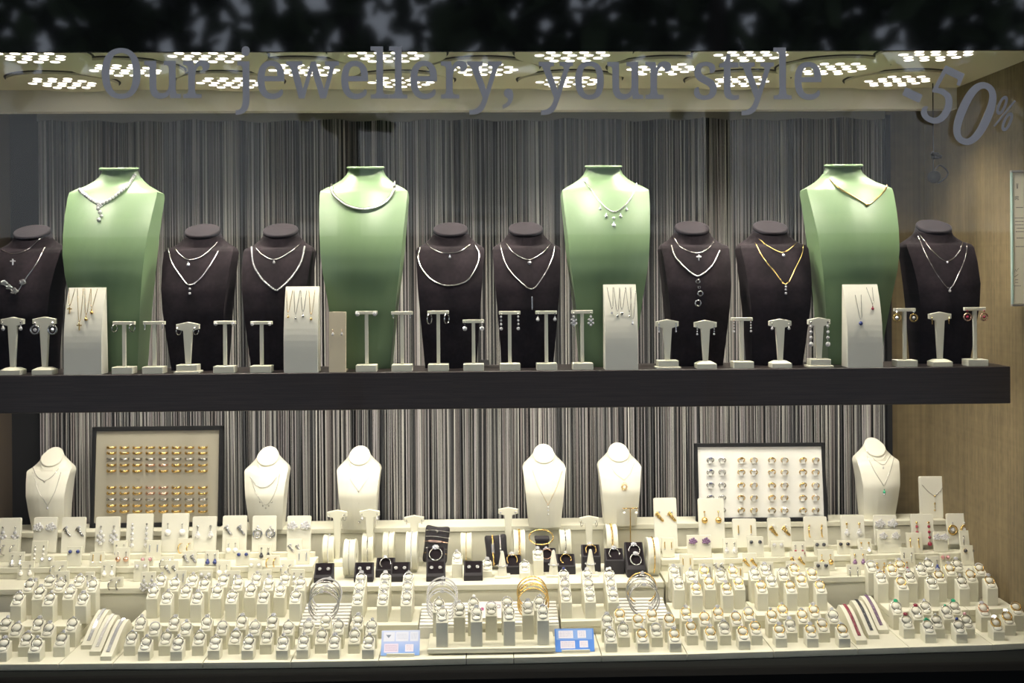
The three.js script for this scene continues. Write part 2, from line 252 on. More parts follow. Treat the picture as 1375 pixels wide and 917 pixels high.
for (const k in KIND) { bustGeo[k] = bustGeometry(KIND[k].H, KIND[k].table, KIND[k].bulge, KIND[k].tilt); bustCap[k] = capGeometry(...KIND[k].cap); }
function bust(kind, name, px, py, y, label, group, turn = 0, s = 1) {
  const K = KIND[kind], p = kind === 'white' ? onY(px, py, y) : onZ(px, py, SZ - 0.062); p.y = y; if (kind !== 'white') s = 0.962; const t = thing(name, label, 'necklace bust', p, turn, group); t.scale.setScalar(s);
  part('torso', bustGeo[kind], K.mat, t);
  const last = K.table[K.table.length - 1], c = part('neck_cap', bustCap[kind], K.mat, t); c.position.set(0, last[0] * K.H - 0.0005, (last[2] + last[3]) / 2 + (kind === 'green' ? 0.006 : 0)); c.rotation.x = K.tilt;
  t.updateMatrixWorld(true); return t;
}
// a chain through photo pixels, laid on a built surface and lifted by its own radius
function lay(pix, target, r, { sag = 0, lift = 1 } = {}) {
  const out = [];
  for (const [x, y] of pix) { const h = onMesh(x, y, target); if (h) { const n = h.face.normal.clone().transformDirection(h.object.matrixWorld); out.push(h.point.clone().addScaledVector(n, r * lift)); } }
  return out;
}
const densify = (pix, n = 24) => { const c = new THREE.CatmullRomCurve3(pix.map(([x, y]) => new THREE.Vector3(x, y, 0)), false, 'centripetal'); return c.getPoints(n).map(p => [p.x, p.y]); };
const polyPx = (pix, n = 10) => { const o = []; for (let i = 0; i < pix.length - 1; i++) for (let j = 0; j < n; j++) o.push([pix[i][0] + (pix[i + 1][0] - pix[i][0]) * j / n, pix[i][1] + (pix[i + 1][1] - pix[i][1]) * j / n]); o.push(pix[pix.length - 1]); return o; };
function necklace(label, target, pix, { metal = 'silver', r = 0.0008, straight = false, beads = 0, beadStep = 0.005, beadMat = 'gem', pendant = null, category = 'necklace', name = 'necklace' }) {
  const path = lay(straight ? polyPx(pix, 8) : densify(pix, 26), target, r + 0.0004); if (path.length < 4) { console.log('necklace missed', label, path.length); return null; }
  const base = path[Math.floor(path.length / 2)].clone(), t = thing(name, label, category, base);
  const loc = path.map(p => p.clone().sub(base)), curve = new THREE.CatmullRomCurve3(loc);
  part('chain', new THREE.TubeGeometry(curve, loc.length * 2, r, 6), M[metal], t);
  if (beads) { const L = curve.getLength(), n = Math.max(3, Math.round(L / beadStep)), g = []; for (let i = 0; i <= n; i++) { const p = curve.getPointAt(i / n), f = typeof beads === 'function' ? beads(i / n) : beads; g.push(gem(f, p.x, p.y, p.z + r * 0.6)); } part('stones', merge(g), M[beadMat], t); }
  if (pendant) for (const [kind, x, y, size, mat] of pendant) {
    const h = onMesh(x, y, target); const q = (h ? h.point : onZ(x, y, base.z)).clone().sub(base); q.z += size * 0.5;
    const P = PEND[kind](size); const m = part('pendant', P, M[mat || 'gem'], t); m.position.copy(q);
  }
  return t;
}
const PEND = {
  drop: s => merge([gem(s * 0.8, 0, -s * 0.2, 0), cyl(s * 0.25, s * 0.25, s, 6, 0, s * 0.9, 0)]),
  stone: s => gem(s), ball: s => ball(s, 0, 0, 0, 10),
  ring: s => torus(s, s * 0.28, 0, 0, 0, 20),
  cross: s => merge([rbox(s * 0.42, s * 2.6, s * 0.4, s * 0.1, 0, -s * 0.2, 0), rbox(s * 1.8, s * 0.42, s * 0.4, s * 0.1, 0, s * 0.35, 0)]),
  heart: s => merge([ball(s * 0.6, -s * 0.4, s * 0.2, 0), ball(s * 0.6, s * 0.4, s * 0.2, 0), new THREE.ConeGeometry(s * 0.9, s * 1.4, 8).rotateX(Math.PI).scale(1, 1, 0.6).translate(0, -s * 0.5, 0)]),
  sun: s => { const g = [torus(s * 0.5, s * 0.12, 0, 0, 0, 16)]; for (let i = 0; i < 10; i++) { const a = i * Math.PI / 5; g.push(ball(s * 0.16, Math.cos(a) * s * 0.75, Math.sin(a) * s * 0.95, 0, 6)); } return merge(g); },
  flower: s => { const g = []; for (let i = 0; i < 14; i++) { const a = i * 2.4, q = s * 0.28 * Math.sqrt(i); g.push(gem(s * 0.34, Math.cos(a) * q, Math.sin(a) * q * 0.8, 0)); } return merge(g); },
  bar: s => rbox(s * 0.5, s * 6, s * 0.5, s * 0.15),
};
const vec3 = (x, y) => [x, y];
{
  const B = {};
  const bp = 495.2;
  B.g1 = bust('green', 'tall_bust', 144, 496.5, shelfTop, 'tall green satin bust wearing a chunky crystal necklace with pendant', 'tall green satin busts');
  B.g2 = bust('green', 'tall_bust', 487, 495.5, shelfTop, 'tall green satin bust wearing a broad silver collar', 'tall green satin busts');
  B.g3 = bust('green', 'tall_bust', 818, 493, shelfTop, 'tall green satin bust wearing a necklace of hanging round stones', 'tall green satin busts');
  B.g4 = bust('green', 'tall_bust', 1152, 490, shelfTop, 'tall green satin bust wearing a gold collar', 'tall green satin busts');
  const low = [[26, 497, 'k1', 'short black velvet bust with a cross above a leafy silver necklace'], [262, 496, 'k2', 'short black velvet bust with round pendant above a twisted drop necklace'], [370, 496, 'k3', 'short black velvet bust with a V shaped crystal line necklace'], [605, 494.6, 'k4', 'short black velvet bust with a round silver rope necklace'], [709, 494.2, 'k5', 'short black velvet bust with a heart pendant and long bar drop'], [939, 491.8, 'k6', 'short black velvet bust with a cross above a ring link chain'], [1047, 491, 'k7', 'short black velvet bust with gold chains and three stone drop'], [1273, 488.5, 'k8', 'short black velvet bust with thin chains before the beige wall']];
  for (const [x, y, k, l] of low) B[k] = bust('velvet', 'short_bust', x, y, shelfTop, l, 'short black velvet busts');
  const wh = [[62, 713, 'w1', 'small white bust with two fine chains near the dark wall'], [356, 712.5, 'w2', 'small white bust with a chain of five little drops'], [481, 711.5, 'w3', 'small white bust with a Y shaped chain and heart drop'], [732, 709, 'w4', 'small white bust with a fine gold chain and three stone drop'], [834, 706.5, 'w5', 'small white bust with a gold sun pendant'], [1183, 697.5, 'w6', 'small white bust with a green teardrop pendant']];
  for (const [x, y, k, l] of wh) B[k] = bust('white', 'small_bust', x, y, YF, l, 'small white busts on the back ledge');
  const N = necklace;
  // green busts
  N('chunky crystal cluster necklace with stacked stone pendant on green bust', B.g1, [[104, 243], [107, 255], [120, 266], [134, 274], [146, 270], [160, 260], [172, 250], [180, 236]], { r: 0.0011, beads: 0.0036, beadStep: 0.0062, pendant: [['stone', 132, 280, 0.0036], ['stone', 134.5, 285, 0.0038], ['stone', 136.5, 290, 0.0034], ['stone', 133, 295, 0.0040], ['flower', 134, 276, 0.0046]] });
  N('broad silver collar necklace with pave centre on green bust', B.g2, [[446, 246], [447, 259], [460, 273], [476, 280.5], [490, 282], [506, 279], [520, 270], [528, 258], [529, 246]], { r: 0.0028, beads: u => u > 0.28 && u < 0.72 ? 0.0019 : 0.0008, beadStep: 0.0028 });
  N('silver necklace with hanging round crystal drops on green bust', B.g3, [[783, 242], [793, 254], [806, 272], [824, 285], [840, 275], [851, 258], [855, 244]], { r: 0.0009, beads: 0.0012, beadStep: 0.005, pendant: [['drop', 806, 280, 0.0032], ['drop', 814, 290, 0.0036], ['drop', 824, 302, 0.0042], ['stone', 824, 293, 0.0028], ['drop', 833, 290, 0.0036], ['drop', 841, 281, 0.0032]] });
  N('gold V shaped collar with white gold wing on green bust', B.g4, [[1115, 242], [1127, 254], [1146, 265], [1163, 275], [1164, 276], [1180, 264], [1189, 254], [1191, 246]], { metal: 'gold', r: 0.0016, pendant: [['stone', 1164, 275, 0.004, 'gold']] });
  // black busts
  const two = (b, l1, p1, o1, l2, p2, o2) => { N(l1, b, p1, o1); N(l2, b, p2, o2); };
  two(B.k1, 'fine silver chain with a cross pendant on velvet bust', [[-8, 320], [0, 334], [17, 341], [36, 336], [54, 320]], { r: 0.0005, pendant: [['cross', 18, 352, 0.0052]] },
    'silver chain necklace with leafy openwork front on velvet bust', [[2, 378], [10, 386], [22, 392], [34, 375], [48, 356], [60, 334]], { r: 0.0009, pendant: [['flower', 6, 380, 0.0055, 'silver'], ['flower', 20, 391, 0.006, 'silver'], ['flower', 31, 379, 0.0055, 'silver'], ['flower', 13, 386, 0.005, 'silver']] });
  two(B.k2, 'twisted silver chain with single round stone on velvet bust', [[232, 328], [240, 340], [253, 349], [270, 345], [286, 332], [291, 326]], { r: 0.0006, pendant: [['drop', 253, 355, 0.0036]] },
    'silver crossover necklace with sloping crystal tip on velvet bust', [[226, 334], [231, 352], [243, 371], [254, 383], [265, 378], [280, 360], [293, 338]], { r: 0.0009, beads: 0.0010, beadStep: 0.004, pendant: [['stone', 255, 388, 0.0024], ['stone', 255, 394, 0.0026], ['stone', 261, 381, 0.0022]] });
  two(B.k3, 'fine silver chain with a pear shaped stone on velvet bust', [[341, 330], [352, 342], [368, 349], [388, 340], [402, 329]], { r: 0.0006, pendant: [['drop', 368, 352, 0.0032]] },
    'V shaped crystal line necklace on velvet bust', [[338, 333], [341, 356], [355, 378], [371, 390], [372, 390], [390, 374], [404, 352], [409, 332]], { r: 0.0008, beads: 0.0019, beadStep: 0.0042 });
  two(B.k4, 'fine silver necklace with one small stone drop on velvet bust', [[572, 325], [580, 334], [597, 340], [617, 338], [631, 329]], { r: 0.0006, pendant: [['drop', 604, 345, 0.0028]] },
    'thick round silver rope necklace on velvet bust', [[567, 328], [562, 346], [570, 366], [586, 380], [604, 384], [626, 378], [639, 360], [643, 342], [637, 329]], { r: 0.0013 });
  two(B.k5, 'fine silver chain with a small heart pendant on velvet bust', [[680, 328], [690, 340], [709, 349], [728, 340], [741, 326]], { r: 0.0006, pendant: [['heart', 711, 353, 0.0036]] },
    'crystal lariat necklace ending in a long bar on velvet bust', [[672, 330], [680, 356], [695, 375], [714, 388], [730, 370], [742, 345], [745, 328]], { r: 0.0009, beads: 0.0010, beadStep: 0.004, pendant: [['bar', 714.5, 407, 0.0038, 'silver']] });
  two(B.k6, 'plain silver chain with a stone cross on velvet bust', [[906, 320], [914, 332], [936, 340], [952, 333], [960, 321]], { r: 0.0006, pendant: [['cross', 938, 346, 0.005]] },
    'heavy ring link chain with hanging rings on velvet bust', [[902, 332], [906, 344], [920, 360], [937, 371], [955, 358], [966, 338]], { r: 0.0009, beads: 0.0022, beadStep: 0.0052, beadMat: 'silver', pendant: [['ring', 937, 378, 0.0034, 'silver'], ['ring', 939, 386, 0.0022, 'silver'], ['ring', 940, 394, 0.0044, 'silver'], ['ring', 937, 407, 0.0050, 'silver']] });
  two(B.k7, 'short fine gold chain with a single stone on velvet bust', [[1020, 322], [1033, 332], [1051, 339], [1066, 330], [1076, 319]], { metal: 'gold', r: 0.0005, pendant: [['stone', 1052, 343, 0.003]] },
    'longer fine gold chain with three stone drop on velvet bust', [[1014, 326], [1024, 345], [1040, 365], [1055, 382], [1068, 360], [1077, 340], [1079, 325]], { metal: 'gold', r: 0.0005, pendant: [['stone', 1055, 385, 0.0022], ['stone', 1055, 389, 0.0024], ['stone', 1055, 394, 0.0027]] });
  two(B.k8, 'short fine chain with tiny stone on velvet bust by beige wall', [[1236, 316], [1250, 335], [1271, 351], [1286, 341], [1295, 318]], { r: 0.0006, pendant: [['stone', 1272, 352, 0.002]] },
    'long station chain with dark teardrop on velvet bust by beige wall', [[1233, 318], [1245, 345], [1262, 374], [1275, 387], [1286, 370], [1297, 342], [1298, 322]], { r: 0.0004, beads: 0.0008, beadStep: 0.025, pendant: [['drop', 1275, 390, 0.0032]] });
  // white busts
  two(B.w1, 'short fine silver chain with tiny heart on white bust', [[44, 628], [50, 640], [60, 645.5], [70, 640], [79, 629]], { r: 0.0005, pendant: [['heart', 60, 647, 0.0022, 'silver']] },
    'long fine silver chain with round drop on white bust', [[44, 634], [52, 660], [64, 679], [74, 660], [82, 634]], { r: 0.0004, straight: true, pendant: [['drop', 64, 682, 0.0028]] });
  two(B.w2, 'short crystal line necklace on white bust', [[336, 640], [345, 652], [354, 654.5], [364, 650], [372, 640]], { r: 0.0006, beads: 0.0008, beadStep: 0.003 },
    'fine chain with five leaf drops on white bust', [[338, 645], [345, 664], [357, 678], [368, 664], [377, 630]], { r: 0.0004, pendant: [['drop', 349, 674, 0.0018, 'silver'], ['drop', 353, 679, 0.0018, 'silver'], ['drop', 357, 682, 0.0018, 'silver'], ['drop', 361, 679, 0.0018, 'silver'], ['drop', 365, 674, 0.0018, 'silver']] });
  N('fine Y shaped silver chain with hanging heart on white bust', B.w3, [[464, 630], [472, 647], [481, 659], [482, 660], [491, 647], [500, 630]], { r: 0.0004, straight: true, pendant: [['heart', 481.5, 660, 0.002, 'silver'], ['bar', 482, 676, 0.0007, 'silver'], ['heart', 482.5, 701, 0.0032, 'silver']] });
  N('fine gold station chain with three stone drop on white bust', B.w4, [[714, 628], [722, 652], [736, 678], [747, 655], [755, 632]], { metal: 'gold', r: 0.0004, straight: true, beads: 0.0008, beadStep: 0.018, pendant: [['stone', 736, 681, 0.0016], ['stone', 736, 685, 0.0016], ['drop', 736, 690, 0.0022]] });
  N('fine gold chain with round sun pendant on white bust', B.w5, [[818, 622], [826, 636], [838, 645], [846, 636], [852, 622]], { metal: 'gold', r: 0.0004, straight: true, pendant: [['sun', 838, 653, 0.0085, 'gold']] });
  two(B.w6, 'short fine silver chain with small stone on white bust', [[1164, 605], [1174, 617], [1186, 624], [1192, 618], [1197, 608]], { r: 0.0004, pendant: [['drop', 1186, 628, 0.002]] },
    'fine silver chain with a green teardrop stone on white bust', [[1164, 612], [1174, 633], [1187, 653], [1196, 630], [1201, 612]], { r: 0.0004, straight: true, pendant: [['drop', 1187, 660, 0.0042, 'emerald'], ['stone', 1187, 663, 0.003, 'gem']] });
}

// ------------------------------------------------------------------ ring stands and rings
const standGeo = new Map(), RISE = 0.0145, SD = 0.023, SW = 0.0205;
const stand = h => { const k = h.toFixed(3); if (!standGeo.has(k)) standGeo.set(k, profile([[0, 0], [0, h], [0.002, h + 0.0025], [SD - 0.003, h + RISE], [SD, h + RISE - 0.001], [SD, 0]], SW, 0.0009)); return standGeo.get(k); };
const slope = Math.atan2(RISE, SD);
const lobe = (a, b, c, t, up) => new THREE.SphereGeometry(1, 12, 8).scale(a, b, c).rotateX(-Math.PI / 2 + slope + 0.0).translate(0, t * RISE + Math.cos(slope) * up, -t * SD + Math.sin(slope) * up);
const padGeo = merge([lobe(0.0075, 0.0046, 0.0024, 0.25, 0.0012), new THREE.SphereGeometry(1, 12, 8).scale(0.0067, 0.0057, 0.0030).rotateX(-0.75).translate(0, 0.62 * RISE + 0.0035, -0.62 * SD + 0.001)]);
const seamGeo = torus(1, 0.06, 0, 0, 0, 20).scale(0.0076, 0.0044, 0.006).rotateX(-Math.PI / 2 + slope).translate(0, 0.26 * RISE + 0.0010, -0.26 * SD + 0.0005);
const RING_R = 0.0084;
const ringBand = torus(RING_R, 0.001, 0, 0, 0, 24), ringWide = new THREE.TorusGeometry(RING_R, 0.0011, 6, 24).scale(1, 1, 2.2);
const topStone = r0 => { const r = r0 * 1.3; return gem(r, 0, RING_R + r * 0.7, 0); };
const RINGS = {
  solitaire: ['solitaire ring', topStone(0.0026)], small: ['slim ring', topStone(0.0018)],
  trio: ['three stone ring', merge([topStone(0.0023), gem(0.0018, -0.0038, RING_R + 0.0004, 0), gem(0.0018, 0.0038, RING_R + 0.0004, 0)])],
  halo: ['round halo ring', merge([topStone(0.002), ...Array.from({ length: 9 }, (_, i) => gem(0.0012, Math.cos(i * 0.698) * 0.0034, RING_R + 0.0014 + Math.sin(i * 0.698) * 0.0026, 0.001))])],
  pave: ['half pave ring', merge(Array.from({ length: 9 }, (_, i) => { const a = Math.PI * (0.14 + 0.09 * i); return gem(0.0013, Math.cos(a) * RING_R, Math.sin(a) * RING_R, 0.0006); }))],
  flower: ['flower cluster ring', merge(Array.from({ length: 8 }, (_, i) => i ? gem(0.0016, Math.cos(i * 0.9) * 0.0032, RING_R + 0.0016 + Math.sin(i * 0.9) * 0.0022, 0.0008) : gem(0.002, 0, RING_R + 0.0018, 0.0018)))],
  pearl: ['pearl ring', ball(0.0032, 0, RING_R + 0.0028, 0, 10)], pair: ['two pearl ring', merge([ball(0.0024, -0.0026, RING_R + 0.002, 0, 10), ball(0.0030, 0.0026, RING_R + 0.0024, 0, 10)])],
};
const METAL_WORD = { silver: 'silver', gold: 'gold', rose: 'rose gold' };
function ringThing(style, metal, stone, label, group, wide) {
  const t = thing('ring', label, 'ring', [0, 0, 0], 0, group);
  part('band', wide ? ringWide : ringBand, M[metal], t); part(style === 'pearl' || style === 'pair' ? 'pearl' : 'stone', RINGS[style][1], M[style === 'pearl' || style === 'pair' ? 'pearl' : stone], t);
  return t;
}
function ringStand(p, h, where, size, style, metal, stone, wide = false, mats = null, turn = 0) {
  const pearly = ['pearl', 'pair'].includes(style), what = `${stone !== 'gem' && !pearly ? STONE_WORD[stone] + ' stone' : METAL_WORD[metal]} ${RINGS[style][0]}`;
  const t = thing('ring_stand', `${size} cream stand under the ${what} ${where}`, 'ring stand', p, turn, `${size} ring stands ${where}`);
  part('block', stand(h), M.cream, t); const pd = part('cushion', padGeo, M.pad, t); pd.position.y = h; const sm = part('stitching', seamGeo, M.groove, t); sm.position.y = h;
  const w = `${METAL_WORD[metal]} ${stone !== 'gem' && !['pearl', 'pair'].includes(style) ? STONE_WORD[stone] + ' stone ' : ''}${RINGS[style][0]} on ${size} stand ${where}`;
  const r = ringThing(style, metal, stone, w, `rings ${where}`, wide);
  r.position.copy(p).add(new THREE.Vector3(0, h + 0.62 * RISE + 0.0042, -0.62 * SD + 0.0012).applyAxisAngle(new THREE.Vector3(0, 1, 0), turn)); r.rotation.set(-0.72, turn + rr(-0.12, 0.12), rr(-0.06, 0.06), 'YXZ');
}
const pick = a => a[Math.floor(rnd() * a.length)];
const MIX = {
  silver: () => ringArgs(pick(['solitaire', 'solitaire', 'halo', 'trio', 'pave', 'flower', 'small']), 'silver', 'gem'),
  gold: () => ringArgs(pick(['solitaire', 'halo', 'trio', 'pave', 'flower', 'small']), pick(['gold', 'gold', 'silver']), 'gem'),
  colour: () => ringArgs(pick(['solitaire', 'halo', 'small', 'trio']), 'silver', pick(['gem', 'gem', 'blue', 'red', 'emerald', 'pink'])),
  rose: () => ringArgs(pick(['pave', 'flower', 'halo']), pick(['rose', 'gold']), 'gem', true),
};
const ringArgs = (s, m, g, w = false) => [s, m, g, w];
{
  const DZ = [0, 0, 0.026, 0.052, 0.076, 0.130, 0.155, 0.180, 0.203], HT = [0, 0.0155, 0.017, 0.025, 0.027, 0.032, 0.036, 0.0425, 0.044];
  const SIZE = ['', 'low', 'low', 'medium', 'medium', 'tall', 'tall', 'tallest', 'tallest'];
  const rowsFor = (k, odd, y1, even, y2, mix, { rows = 8, flip = false, mixB } = {}) => {
    const o = odd.map(x => onY(x, y1, YA)), e = even.map(x => onY(x, y2, YA)), z0 = o[0].z;
    for (let r = 1; r <= rows; r++) {
      const isOdd = (r % 2 === 1) !== (flip && r > 4), list = isOdd ? o : e;
      for (const q of list) { const p = new THREE.Vector3(q.x, r > 4 ? YB : YA, z0 - DZ[r] + (q.z - list[0].z)); if (p.x < XL + 0.012 || p.x > XR - 0.012) continue; ringStand(p, HT[r], W[k], SIZE[r], ...(r > 4 && mixB ? MIX[mixB] : MIX[mix])()); }
    }
  };
  rowsFor('t1', [1, 45.4], 888.8, [-12, 32.8, 80], 881.5, 'silver', { flip: true });
  rowsFor('t3', [193, 236.5], 887.3, [175.6, 222, 266.8], 879, 'silver');
  rowsFor('t4', [286.7, 332, 378.4], 886, [314, 356.5], 879, 'silver');
  rowsFor('t5', [406, 448, 494], 885, [430.5, 475], 878, 'silver', { rows: 4 });
  rowsFor('t7', [821, 864, 907.3], 876, [838.4, 882.8], 869.3, 'gold', { rows: 4 });
  rowsFor('t8', [956, 1000], 872.8, [930, 974.5, 1016.7], 866.5, 'gold');
  rowsFor('t9', [1049.5, 1091.6, 1134.4], 869.6, [1064, 1107.4], 863, 'gold');
  rowsFor('t11', [1250, 1291.6], 863.6, [1221, 1261.7, 1302], 857.5, 'colour', { rows: 4 });
  rowsFor('t12', [1341.8], 860.5, [1357], 853.5, 'rose', { rows: 1 });
  for (const [x, y, h] of [[1357, 853.5, 0.018], [1325, 849, 0.027], [1369, 847.5, 0.028]]) ringStand(onY(x, y, YA), h, W.t12, 'medium', ...MIX.rose());
  const rowPx = (k, xs, y, h, size, mix) => { const z = onY(xs[0], y, YB).z; for (const x of xs) { const p = onY(x, y, YB); p.z = z; if (p.x < XR - 0.012) ringStand(p, h, W[x > 1303 ? 't12' : k], size, ...MIX[mix]()); } };
  rowPx('t11', [1214, 1255.5, 1297.4, 1336], 815.2, 0.032, 'tall', 'gold'); rowPx('t11', [1186, 1226, 1266.5, 1310, 1352], 809.6, 0.036, 'tall', 'gold');
  rowPx('t11', [1201, 1241, 1281, 1322], 804.6, 0.0425, 'tallest', 'gold'); rowPx('t11', [1173, 1213, 1252, 1292, 1332], 799.6, 0.044, 'tallest', 'gold');
  // three-deep ranks between the bangle racks
  for (const [xs, y, where, kinds] of [[[479.7, 513.5, 545.4], 835.2, 'beside the beaded bangle rack', [['flower', 'silver', 'gem'], ['halo', 'silver', 'gem'], ['trio', 'silver', 'gem']]], [[760.8, 793, 824], 830.4, 'beside the gold bangle rack', [['solitaire', 'silver', 'blue'], ['halo', 'silver', 'gem'], ['pair', 'silver', 'gem']]]])
    xs.forEach((x, i) => [0, 1, 2].forEach(d => { const p = onY(x, y, YB); p.z -= d * 0.0265; ringStand(p, 0.029 + d * 0.011, where, ['short', 'middling', 'high'][d], ...(d === 2 ? kinds[i] : pick([['solitaire', 'silver', 'gem'], ['trio', 'silver', 'gem'], ['flower', 'silver', 'gem']]))); }));
  // the raised plinth
  const fl = onY(574, 880, YA), fr = onY(746, 878.5, YA), pt = thing('ring_plinth', 'low cream plinth raised on feet carrying ring posts', 'plinth', [(fl.x + fr.x) / 2, YA, (fl.z + fr.z) / 2 - 0.043]);
  const pw = fr.x - fl.x; part('platform', rbox(pw, 0.008, 0.086, 0.0012, 0, 0.0075, 0), M.cream, pt); for (const sx of [-1, 1]) part('foot', rbox(pw * 0.46, 0.0036, 0.07, 0.0006, sx * pw * 0.24, 0.0018, -0.006), M.cream, pt);
  const yp = YA + 0.0115;
  const posts = [[593.6, 869.3, 'solitaire'], [640, 868.4, 'flower'], [684, 867.4, 'solitaire'], [729.7, 866.4, 'trio'], [617, 861.6, 'solitaire'], [660, 859.8, 'pave'], [709.4, 858.8, 'halo'], [589, 854.8, 'small'], [636, 854, 'pearl'], [681.5, 853, 'pave'], [725, 852, 'trio']];
  for (const [x, y, s] of posts) ringStand(onY(x, y, yp), 0.0435, W.pl, 'high', s, 'silver', 'gem');
  // loose white ring posts on the wide platform
  for (const [x, y, h, s, wh] of [[614, 776, 0.027, 'solitaire', 'beside the striped black pillow'], [654, 775.5, 0.012, 'flower', 'beside the gold and silver watch-strap pillow'], [723, 773, 0.03, 'halo', 'below the gold bangle'], [705, 777, 0.011, 'small', 'between the first two ring cones']]) ringStand(onY(x, y, YC), h, wh.replace('watch-strap ', 'bracelet '), 'single', s, 'silver', 'gem');
}
// black boxes with studs or rings
function blackBox(px, py, h, rise, d, label, w = 0.037) {
  const p = onY(px, py, YC), t = thing('jewel_box', label, 'jewellery box', p, 0, 'black velvet jewel boxes');
  part('block', profile([[0, 0], [0, h], [0.001, h + 0.001], [d - 0.001, h + rise], [d, h + rise - 0.001], [d, 0]], w, 0.0008), M.black, t); part('velvet_top', profile([[0.0025, h + 0.0011], [0.0025, h + 0.002], [d - 0.003, h + rise + 0.0006], [d - 0.003, h + rise - 0.001]], w * 0.84, 0.0003), M.velvet, t);
  return { p, a: Math.atan2(rise, d), h, rise, d };
}
function boxStuds(px, py, label, where) {
  const b = blackBox(px, py, 0.0105, 0.022, 0.026, label);
  for (const s of [-1, 1]) { const t = thing('stud_earring', `round crystal stud earring in ${where}`, 'earring', [b.p.x + s * 0.0083, YC + b.h + b.rise * 0.55 + 0.0018, b.p.z - b.d * 0.55 + 0.0016], 0, 'studs in ' + where); t.rotation.x = -0.8; part('stone', merge([gem(0.0026, 0, 0, 0.0012), ...[0, 1, 2, 3, 4, 5].map(i => gem(0.0012, Math.cos(i * 1.047) * 0.0027, Math.sin(i * 1.047) * 0.0027, 0.0004))]), M.gem, t); part('setting', cyl(0.0032, 0.0024, 0.0015, 10).rotateX(Math.PI / 2), M.silver, t); }
}
function boxRing(px, py, h, style, metal, where, label, d = 0.03, rise = 0.018, big = 1.25, k = [0.55]) {
  const b = blackBox(px, py, h, rise, d, label);
  for (const u of k) { const r = ringThing(style, metal, 'gem', `large ${METAL_WORD[metal]} ${RINGS[style][0]} in ${where}${k.length > 1 ? (u > 0.5 ? ', upper slot' : ', lower slot') : ''}`, null, true); r.scale.setScalar(big); r.position.set(b.p.x, YC + b.h + b.rise * u + 0.0005, b.p.z - b.d * u + 0.0015); r.rotation.set(-0.6, rr(-0.2, 0.2), rr(-0.1, 0.1)); }
}
boxStuds(434, 783, 'black jewel box with crystal studs below the first bracelet drum', 'the black box beside the plain drum');
boxStuds(488, 782, 'black jewel box with crystal studs between two bracelet drums', 'the black box between bracelet drums');
boxStuds(537, 781.5, 'black jewel box with crystal studs next to a ring box', 'the black box next to the silver ring box');
boxStuds(585, 781, 'black jewel box with crystal studs before the striped pillow', 'the black box before the striped pillow');
boxStuds(635.5, 780, 'black jewel box with crystal studs next to a cream ring post', 'the black box next to the cream ring post');
boxRing(516.7, 775.5, 0.014, 'solitaire', 'silver', 'the low black box between stud boxes', 'low black jewel box with a silver ring between two stud boxes');
boxRing(585, 772.5, 0.024, 'flower', 'silver', 'the box before the striped pillow', 'raised black jewel box with a flower ring before the striped pillow', 0.022, 0.026, 1.5);
boxRing(688, 771.5, 0.015, 'flower', 'gold', 'the box beside the first ring cone', 'black jewel box with gold flower ring beside the ring cone');
boxRing(735, 768, 0.02, 'trio', 'rose', 'the box under the gold bangle', 'black jewel box with rose ring under the gold bangle', 0.026, 0.022);
boxRing(760.6, 771.5, 0.016, 'solitaire', 'gold', 'the box beside the middle ring cone', 'wide black jewel box with a gold ring beside the middle cone');
boxRing(794.5, 768, 0.030, 'halo', 'gold', 'the box behind the last ring cone', 'tall black jewel box with round ring behind the last cone');
boxRing(826, 771.3, 0.027, 'flower', 'silver', 'the tall box under the zigzag bracelet drum', 'tall black jewel box with pave ring under the zigzag bracelet drum');
boxRing(855, 775.5, 0.016, 'flower', 'silver', 'the long box under the gold stand', 'long sloping black jewel box with two flower rings', 0.05, 0.042, 1.3, [0.34, 0.68]);
// ring cones
for (const [i, x, y] of [[0, 674.8, 777.5], [1, 744, 776], [2, 794, 775]]) {
  const p = onY(x, y, YC); p.z -= 0.016; const wh = ['the gold flower ring box', 'the wide gold ring box', 'the tall round ring box'][i];
  const t = thing('ring_cone', `cream ring cone on a square plate before ${wh}`, 'ring cone', p, 0, 'cream ring cones');
  part('plate', rbox(0.031, 0.0035, 0.028, 0.0008, 0, 0.00175, 0), M.cream, t); part('cone', new THREE.LatheGeometry([[0.0001, 0.0515], [0.0016, 0.051], [0.003, 0.048], [0.0075, 0.0225], [0.0092, 0.0035]].map(a => new THREE.Vector2(...a)), 24), M.pad, t);
  const r = thing('ring', `pave band slipped over the ring cone before ${wh}`, 'ring', [p.x, p.y + 0.0225, p.z], 0, null); part('band', torus(0.0088, 0.0012, 0, 0, 0, 28).rotateX(Math.PI / 2), M.silver, r); part('stone', merge(Array.from({ length: 20 }, (_, k) => gem(0.0011, Math.cos(k * 0.314) * 0.0097, 0.0003, Math.sin(k * 0.314) * 0.0097))), M.gem, r);
}
